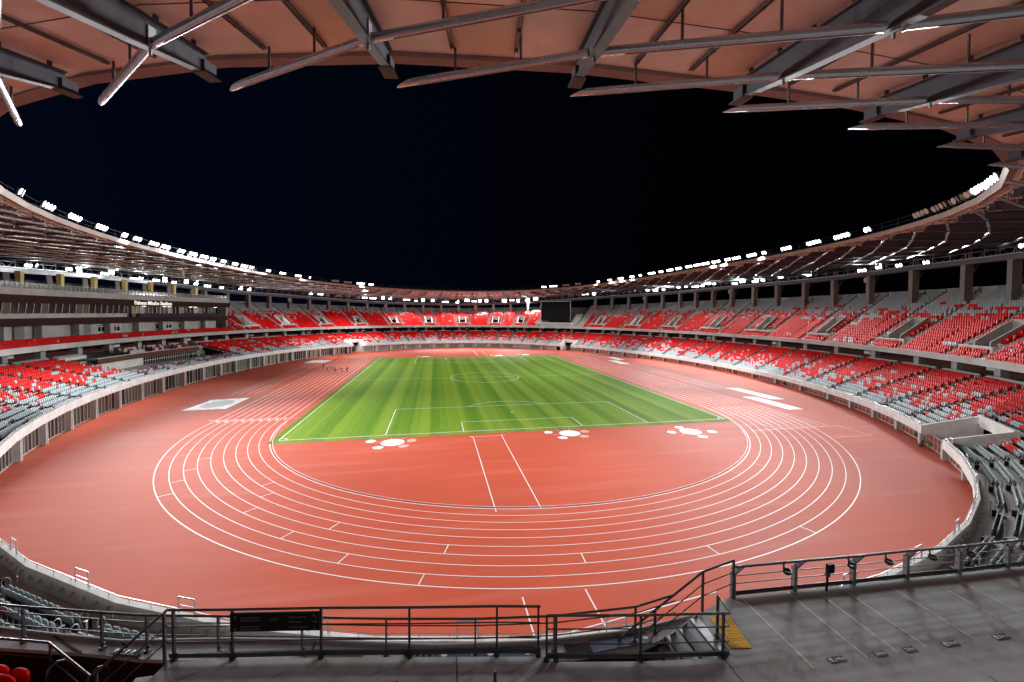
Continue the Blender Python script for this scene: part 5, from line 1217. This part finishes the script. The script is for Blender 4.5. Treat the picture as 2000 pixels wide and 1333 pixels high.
for k, (x, y) in enumerate(((-23.35, -103.35), (-22.82, -103.55), (-22.30, -103.74), (-23.0, -104.3), (-22.47, -104.5), (-20.02, -104.62), (-19.48, -104.75))):
    place_seat(x, y, 8.74 if k not in (3, 4) else 8.86, math.radians(69), 1, ['red seat at the bottom left edge behind the corner railing', 'second red seat from the bottom left corner', 'third red seat from the bottom left corner', 'red seat at the very bottom, front left', 'red seat at the very bottom, next to the railing post', 'red seat beside the corner steps below the sloping railing', 'last red seat right of the sloping railing'][k], 'red seats in the bottom left corner')
# black sign board on the railing
sb = thing('sign_board', 'black sign board with faint arrows hanging on the deck railing', 'sign', None, (-16.66, -105.06, ZDK+.66))
d = np.array([-15.75+17.6, -105.21+104.90]); L = np.linalg.norm(d); d /= L; nb = np.array([d[1], -d[0]])
m = MB(); m.box((0, 0, 0), L, .05, .40, ax=d); m.build('board', M['black'], sb, bevel=.006)
M['faint'] = mat('faint grey print', (.10, .10, .105), .5); M['faint_red'] = mat('faint red print', (.10, .004, .004), .5)
def bp(u, v): q = d*(u*L/2) + nb*.032; return np.array([q[0], q[1], .4*v])
def arrow(u, v, dx, dy):
    m = MB(); a = bp(u, v); t = np.array([d[0]*dx, d[1]*dx, dy]); sd = np.array([d[0]*dy, d[1]*dy, -dx]); k = .05
    m.bar(a-t*k, a+t*k, .010, .006, up=(nb[0], nb[1], 0))
    for s in (-1, 1): m.bar(a+t*k, a+t*k*.3+sd*k*.6*s, .010, .006, up=(nb[0], nb[1], 0))
    m.build('arrow', M['faint'], sb)
for u, v, dx, dy in ((-.88, .75, 0, 1), (-.88, .2, 0, -1), (.9, .8, -.7, .7), (.9, .5, 1, 0), (.9, .2, 0, -1)): arrow(u, v, dx, dy)
m = MB()
for u0, u1, v in ((-.76, -.32, .76), (-.76, -.32, .62), (-.76, -.32, .28), (-.76, -.32, .14), (.32, .7, .76), (.32, .6, .5), (.32, .74, .22)):
    x = u0
    while x < u1: w = rng.uniform(.012, .03); m.bar(bp(x, v), bp(min(x+w, u1), v), .006, .022, up=(0, 0, 1)); x += w+.012
m.build('print_line', M['faint'], sb)
m = MB(); c = bp(0, .66); m.add([c+np.array([d[0]*.09*math.cos(a), d[1]*.09*math.cos(a), .032*math.sin(a)]) for a in np.linspace(0, 2*math.pi, 17)[:-1]], [tuple(range(16))]); m.build('print_mark', M['faint_red'], sb)
# tactile paving
tp = thing('tactile_paving', 'yellow tactile paving of two tiles at the head of the stairs', 'tactile paving', None, (-6.48, -106.19, ZDK))
for k, (a, b) in enumerate(((0, .5), (.5, 1))):
    q = [np.array(p)-np.array([-6.48, -106.19]) for p in ((-6.65, -105.66), (-6.16, -105.75), (-6.33, -106.72), (-6.78, -106.63))]
    f = lambda s, t: (q[0]*(1-s)+q[1]*s)*(1-t) + (q[3]*(1-s)+q[2]*s)*t
    e = .004; c = [f(0, a+e), f(1, a+e), f(1, b-e), f(0, b-e)]; m = MB(); m.hexa([P3(p, .002) for p in c[::-1]]+[P3(p, .012) for p in c[::-1]])
    for i in range(6):
        for j in range(6):
            o = f(.1+.16*i, a+(b-a)*(.1+.16*j)); m.add([(o[0]+.018*math.cos(t), o[1]+.018*math.sin(t), .012) for t in np.linspace(0, 2*math.pi, 9)[:-1]]+[(o[0]+.011*math.cos(t), o[1]+.011*math.sin(t), .019) for t in np.linspace(0, 2*math.pi, 9)[:-1]], [tuple(range(8, 16))]+[(i_, (i_+1) % 8, 8+(i_+1) % 8, 8+i_) for i_ in range(8)])
    m.build('tile', M['yellow'], tp)
# seat number plates on the floor
for txt, x, y, icon in (('214-a', -4.74, -107.35, 1), ('214-b', -3.645, -107.40, 0), ('214-c', -2.86, -107.43, 0), ('214-d', -1.76, -107.475, 1), ('214-e', -.345, -107.54, 1)):
    t = thing('floor_number_plate', f'small black floor plate reading {txt} on the right of the deck', 'number plate', 'black number plates on the deck floor', (x, y, ZDK))
    w = .40 if icon else .29; m = MB(); m.box((0, 0, .002), w, .145, .006); m.build('plate', M['black'], t)
    me = textmesh(txt, .105, bold=.001); me.transform(Matrix.Translation(((.055 if icon else 0), .0, .0105))); me.materials.append(M['white']); o = bpy.data.objects.new('number', me); COL.objects.link(o); o.parent = t
    if icon:
        m = MB(); m.box((-.135, 0, .0085), .075, .10, .002); o = m.build('icon_panel', M['white'], t)
        m = MB(); z = .0115
        m.bar((-.14, .035, z), (-.14, -.005, z), .012, .001); m.bar((-.14, -.005, z), (-.118, -.01, z), .010, .001); m.bar((-.118, -.01, z), (-.112, -.035, z), .010, .001)
        A = np.linspace(1.8, 6.0, 12); 
        for a, b in zip(A[:-1], A[1:]): m.bar((-.138+.025*math.cos(a), -.015+.025*math.sin(a), z), (-.138+.025*math.cos(b), -.015+.025*math.sin(b), z), .008, .001)
        m.build('wheelchair_symbol', M['black'], o)
# handrail hoops between the blocks of the nearest lower rows
for j, jn in ((55, 'first left'), (56, 'second left'), (57, 'third left'), (67, 'first right'), (66, 'second right'), (65, 'third right')):
    for r in range(4):
        p = lowp(j, fr(r)+.03); z = lowz(j, r); t = np.array([-N2[j][1], N2[j][0]])
        for s, sn in ((-1, 'left'), (1, 'right')):
            q = p+t*.58*s; v = vis_px(q[0], q[1], z+.9)
            if v is None or not (0 < v[0] < 2000) or hidden(q[0], q[1], z+.95): continue
            hoop(q[0], q[1], z+.05, .92, .32, math.atan2(N2[j][1], N2[j][0]), f'pale handrail hoop on {sn} side of the {jn} aisle, {ordn(r+1)} row', 'pale handrail hoops along the near aisles', .018, 'rail_light')
# ------------------------------------------------------------------ people
def person(loc, yaw, label, top, legs, pose='walk', skin='skin', phase=0.0, sleeve=True, group=None):
    J = {'pelvis': (0, 0, .93), 'waist': (0, 0, 1.08), 'chest': (0, .02, 1.30), 'neck': (0, .01, 1.47), 'head': (0, .03, 1.60), 'crown': (0, .03, 1.70)}
    a = .28*math.cos(phase) if pose == 'walk' else .04
    for s, n in ((-1, 'l'), (1, 'r')):
        k = a*s
        J['hip'+n] = (.10*s, 0, .88); J['knee'+n] = (.11*s, .5*k+.04, .50); J['ankle'+n] = (.11*s, k-(.10 if k < 0 else 0), .09+(.05 if k < -.05 else 0)); J['toe'+n] = (.12*s, k+.14, .04)
        J['sho'+n] = (.18*s, .0, 1.40); J['elb'+n] = (.24*s, -.5*k, 1.12); J['wri'+n] = (.25*s, -.9*k+.10, .90); J['fin'+n] = (.25*s, -.9*k+.14, .80)
    if pose == 'bend':
        for q, v in {'waist': (0, .10, 1.05), 'chest': (0, .28, 1.20), 'neck': (0, .42, 1.28), 'head': (0, .52, 1.33), 'crown': (0, .58, 1.40)}.items(): J[q] = v
        for s, n in ((-1, 'l'), (1, 'r')): J['sho'+n] = (.18*s, .38, 1.24); J['elb'+n] = (.2*s, .46, .98); J['wri'+n] = (.16*s, .55, .78); J['fin'+n] = (.15*s, .58, .70)
    if pose == 'kneel':
        J.update({'pelvis': (0, -.05, .48), 'waist': (0, .02, .62), 'chest': (0, .16, .84), 'neck': (0, .27, .98), 'head': (0, .36, 1.07), 'crown': (0, .40, 1.17)})
        for s, n in ((-1, 'l'), (1, 'r')): J['hip'+n] = (.10*s, -.03, .44); J['knee'+n] = (.13*s, .24, .12); J['ankle'+n] = (.12*s, -.20, .08); J['toe'+n] = (.12*s, -.32, .04); J['sho'+n] = (.19*s, .20, .92); J['elb'+n] = (.24*s, .34, .68); J['wri'+n] = (.16*s, .48, .56); J['fin'+n] = (.13*s, .54, .52)
    if pose == 'arms':
        for s, n in ((-1, 'l'), (1, 'r')): J['elb'+n] = (.25*s, .05, 1.14); J['wri'+n] = (.10*s, .24, 1.16); J['fin'+n] = (.02*s, .25, 1.18)
    R = {'pelvis': .145, 'waist': .13, 'chest': .15, 'neck': .055, 'head': .095, 'crown': .07}
    for n in 'lr': R.update({'hip'+n: .095, 'knee'+n: .06, 'ankle'+n: .042, 'toe'+n: .04, 'sho'+n: .06, 'elb'+n: .045, 'wri'+n: .032, 'fin'+n: .026})
    E = [('pelvis', 'waist'), ('waist', 'chest'), ('chest', 'neck'), ('neck', 'head'), ('head', 'crown')]
    for n in 'lr': E += [('pelvis', 'hip'+n), ('hip'+n, 'knee'+n), ('knee'+n, 'ankle'+n), ('ankle'+n, 'toe'+n), ('chest', 'sho'+n), ('sho'+n, 'elb'+n), ('elb'+n, 'wri'+n), ('wri'+n, 'fin'+n)]
    ks = list(J); me = bpy.data.meshes.new('sk'); me.from_pydata([J[k] for k in ks], [(ks.index(a_), ks.index(b_)) for a_, b_ in E], [])
    o = bpy.data.objects.new('sk', me); COL.objects.link(o); md = o.modifiers.new('s', 'SKIN'); md.use_smooth_shade = True; o.modifiers.new('ss', 'SUBSURF').levels = 1
    for i, k in enumerate(ks):
        v = me.skin_vertices[0].data[i]; v.radius = (R[k], R[k]*(.72 if k in ('chest', 'waist') else 1)); v.use_root = (k == 'pelvis')
    dg = bpy.context.evaluated_depsgraph_get(); dg.update(); mm = bpy.data.meshes.new_from_object(o.evaluated_get(dg)); bpy.data.objects.remove(o)
    # palms and fingers are too small to see at this distance: five short stubs are merged to each hand
    mm.materials.clear()
    for q in (M[top], M[legs], M[skin], M['cloth_black']): mm.materials.append(q)
    P = {k: Vector(J[k]) for k in ks}
    def seg_near(c):
        best = None
        for a_, b_ in E:
            A, B = P[a_], P[b_]; t = max(0, min(1, (c-A).dot(B-A)/max((B-A).length_squared, 1e-6))); dd = (c-(A+(B-A)*t)).length-.5*(R[a_]*(1-t)+R[b_]*t)
            if best is None or dd < best[0]: best = (dd, a_, b_, t)
        return best[1:]
    for f in mm.polygons:
        a_, b_, t = seg_near(f.center)
        if b_ in ('head', 'crown') or (b_ == 'neck' and t > .75): k = 2
        elif b_.startswith(('wri',)): k = 0 if sleeve and t < .8 else 2
        elif b_.startswith('fin'): k = 2
        elif b_.startswith('elb'): k = 0
        elif b_.startswith('toe') or (b_.startswith('ankle') and t > .85): k = 3
        elif b_.startswith(('knee', 'ankle', 'hip')): k = 1
        elif a_ == 'pelvis' and t < .35: k = 1
        else: k = 0
        f.material_index = k; f.use_smooth = True
    t_ = thing('person', label, 'person', group, loc, yaw)
    mm.name = 'body'; b = bpy.data.objects.new('body', mm); COL.objects.link(b); b.parent = t_
    bm = bmesh.new(); bmesh.ops.create_uvsphere(bm, u_segments=12, v_segments=8, radius=.112)
    h = P['head']*.45+P['crown']*.55; fw = (P['head']-P['neck']).normalized()
    for v in bm.verts: v.co.z = v.co.z*1.02
    bmesh.ops.delete(bm, geom=[v for v in bm.verts if v.co.z < -.045 or (v.co.y > .06 and v.co.z < .03)], context='VERTS')
    for v in bm.verts: v.co += h+Vector((0, -.012, .01))
    hm = bpy.data.meshes.new('hair'); bm.to_mesh(hm); bm.free(); hm.materials.append(M['hair']); ho = bpy.data.objects.new('hair', hm); COL.objects.link(ho); ho.parent = t_
    return t_
G_ = 'people walking on the left straight'
person((-46.65, 24.2, 0), 2.8, 'person in black walking on the left straight, leftmost of the group', 'cloth_black', 'cloth_black', group=G_)
person((-44.7, 20.2, 0), 3.0, 'person in a white shirt and black trousers, front left of the walking group', 'cloth_white', 'cloth_black', phase=1.2, group=G_)
person((-44.3, 22.8, 0), 2.7, 'person in white at the back of the walking group', 'cloth_white', 'cloth_grey', phase=2.4, group=G_)
person((-43.1, 21.6, 0), 3.1, 'person in white beside the gap in the middle of the group', 'cloth_white', 'cloth_navy', phase=.6, group=G_)
person((-41.63, 16.6, 0), 3.2, 'person with white top over black trousers, alone right of the white trio', 'cloth_white', 'cloth_black', phase=2.0, group=G_)
person((-39.75, 16.3, 0), 1.9, 'person in dark clothes leaning forward, second from right in the group', 'cloth_black', 'cloth_grey', 'bend', group=G_)
person((-38.1, 15.0, 0), 2.9, 'person in navy walking, rightmost of the group on the straight', 'cloth_navy', 'cloth_navy', phase=.9, group=G_)
person((-55.0, 67.5, 0), -1.2, 'distant person in a pale top near the far left tunnel', 'cloth_white', 'cloth_black', phase=1.0)
person((-66.0, 19.5, 0), -1.0, 'steward in a fluorescent green vest standing below the left front wall', 'vest_green', 'cloth_black', 'arms')
person((49.9, -70.5, 0), -1.9, 'person in dark clothes kneeling by the right front wall', 'cloth_navy', 'cloth_black', 'kneel')
for k, (u, d_, tp_) in enumerate(((51.15, 8.2, 'vest_yellow'), (51.35, 8.9, 'vest_green'), (51.6, 8.6, 'cloth_black'))):
    p = ring(u, d_); person((p[0], p[1], 4.15), -.4*k, ['steward in a yellow vest in front of the VIP glass', 'steward in a green vest behind the yellow one by the VIP glass', 'person in black left of the stewards by the VIP glass'][k], tp_, 'cloth_black', 'arms')
t = thing('carry_bag', 'bright green bag held by the kneeling person', 'bag', None, (50.35, -71.05, .2)); m = MB(); m.box((0, 0, .0), .42, .2, .38, ax=(1, .3)); m.build('bag_body', M['green_bag'], t, bevel=.06); m = MB(); m.tube([(-.12, 0, .36), (-.06, 0, .5), (.06, 0, .5), (.12, 0, .36)], .015, 6); m.build('handle', M['black'], t)
t = thing('equipment_case', 'low blue and white case on the track beside the kneeling person', 'case', None, (51.0, -71.75, .0)); m = MB(); m.box((0, 0, .0), .95, .62, .14, ax=(1, -.9)); m.build('case_base', M['blue_mat'], t, bevel=.03); m = MB(); m.box((0, 0, .142), .8, .48, .1, ax=(1, -.9)); m.build('case_top', M['white'], t, bevel=.03)
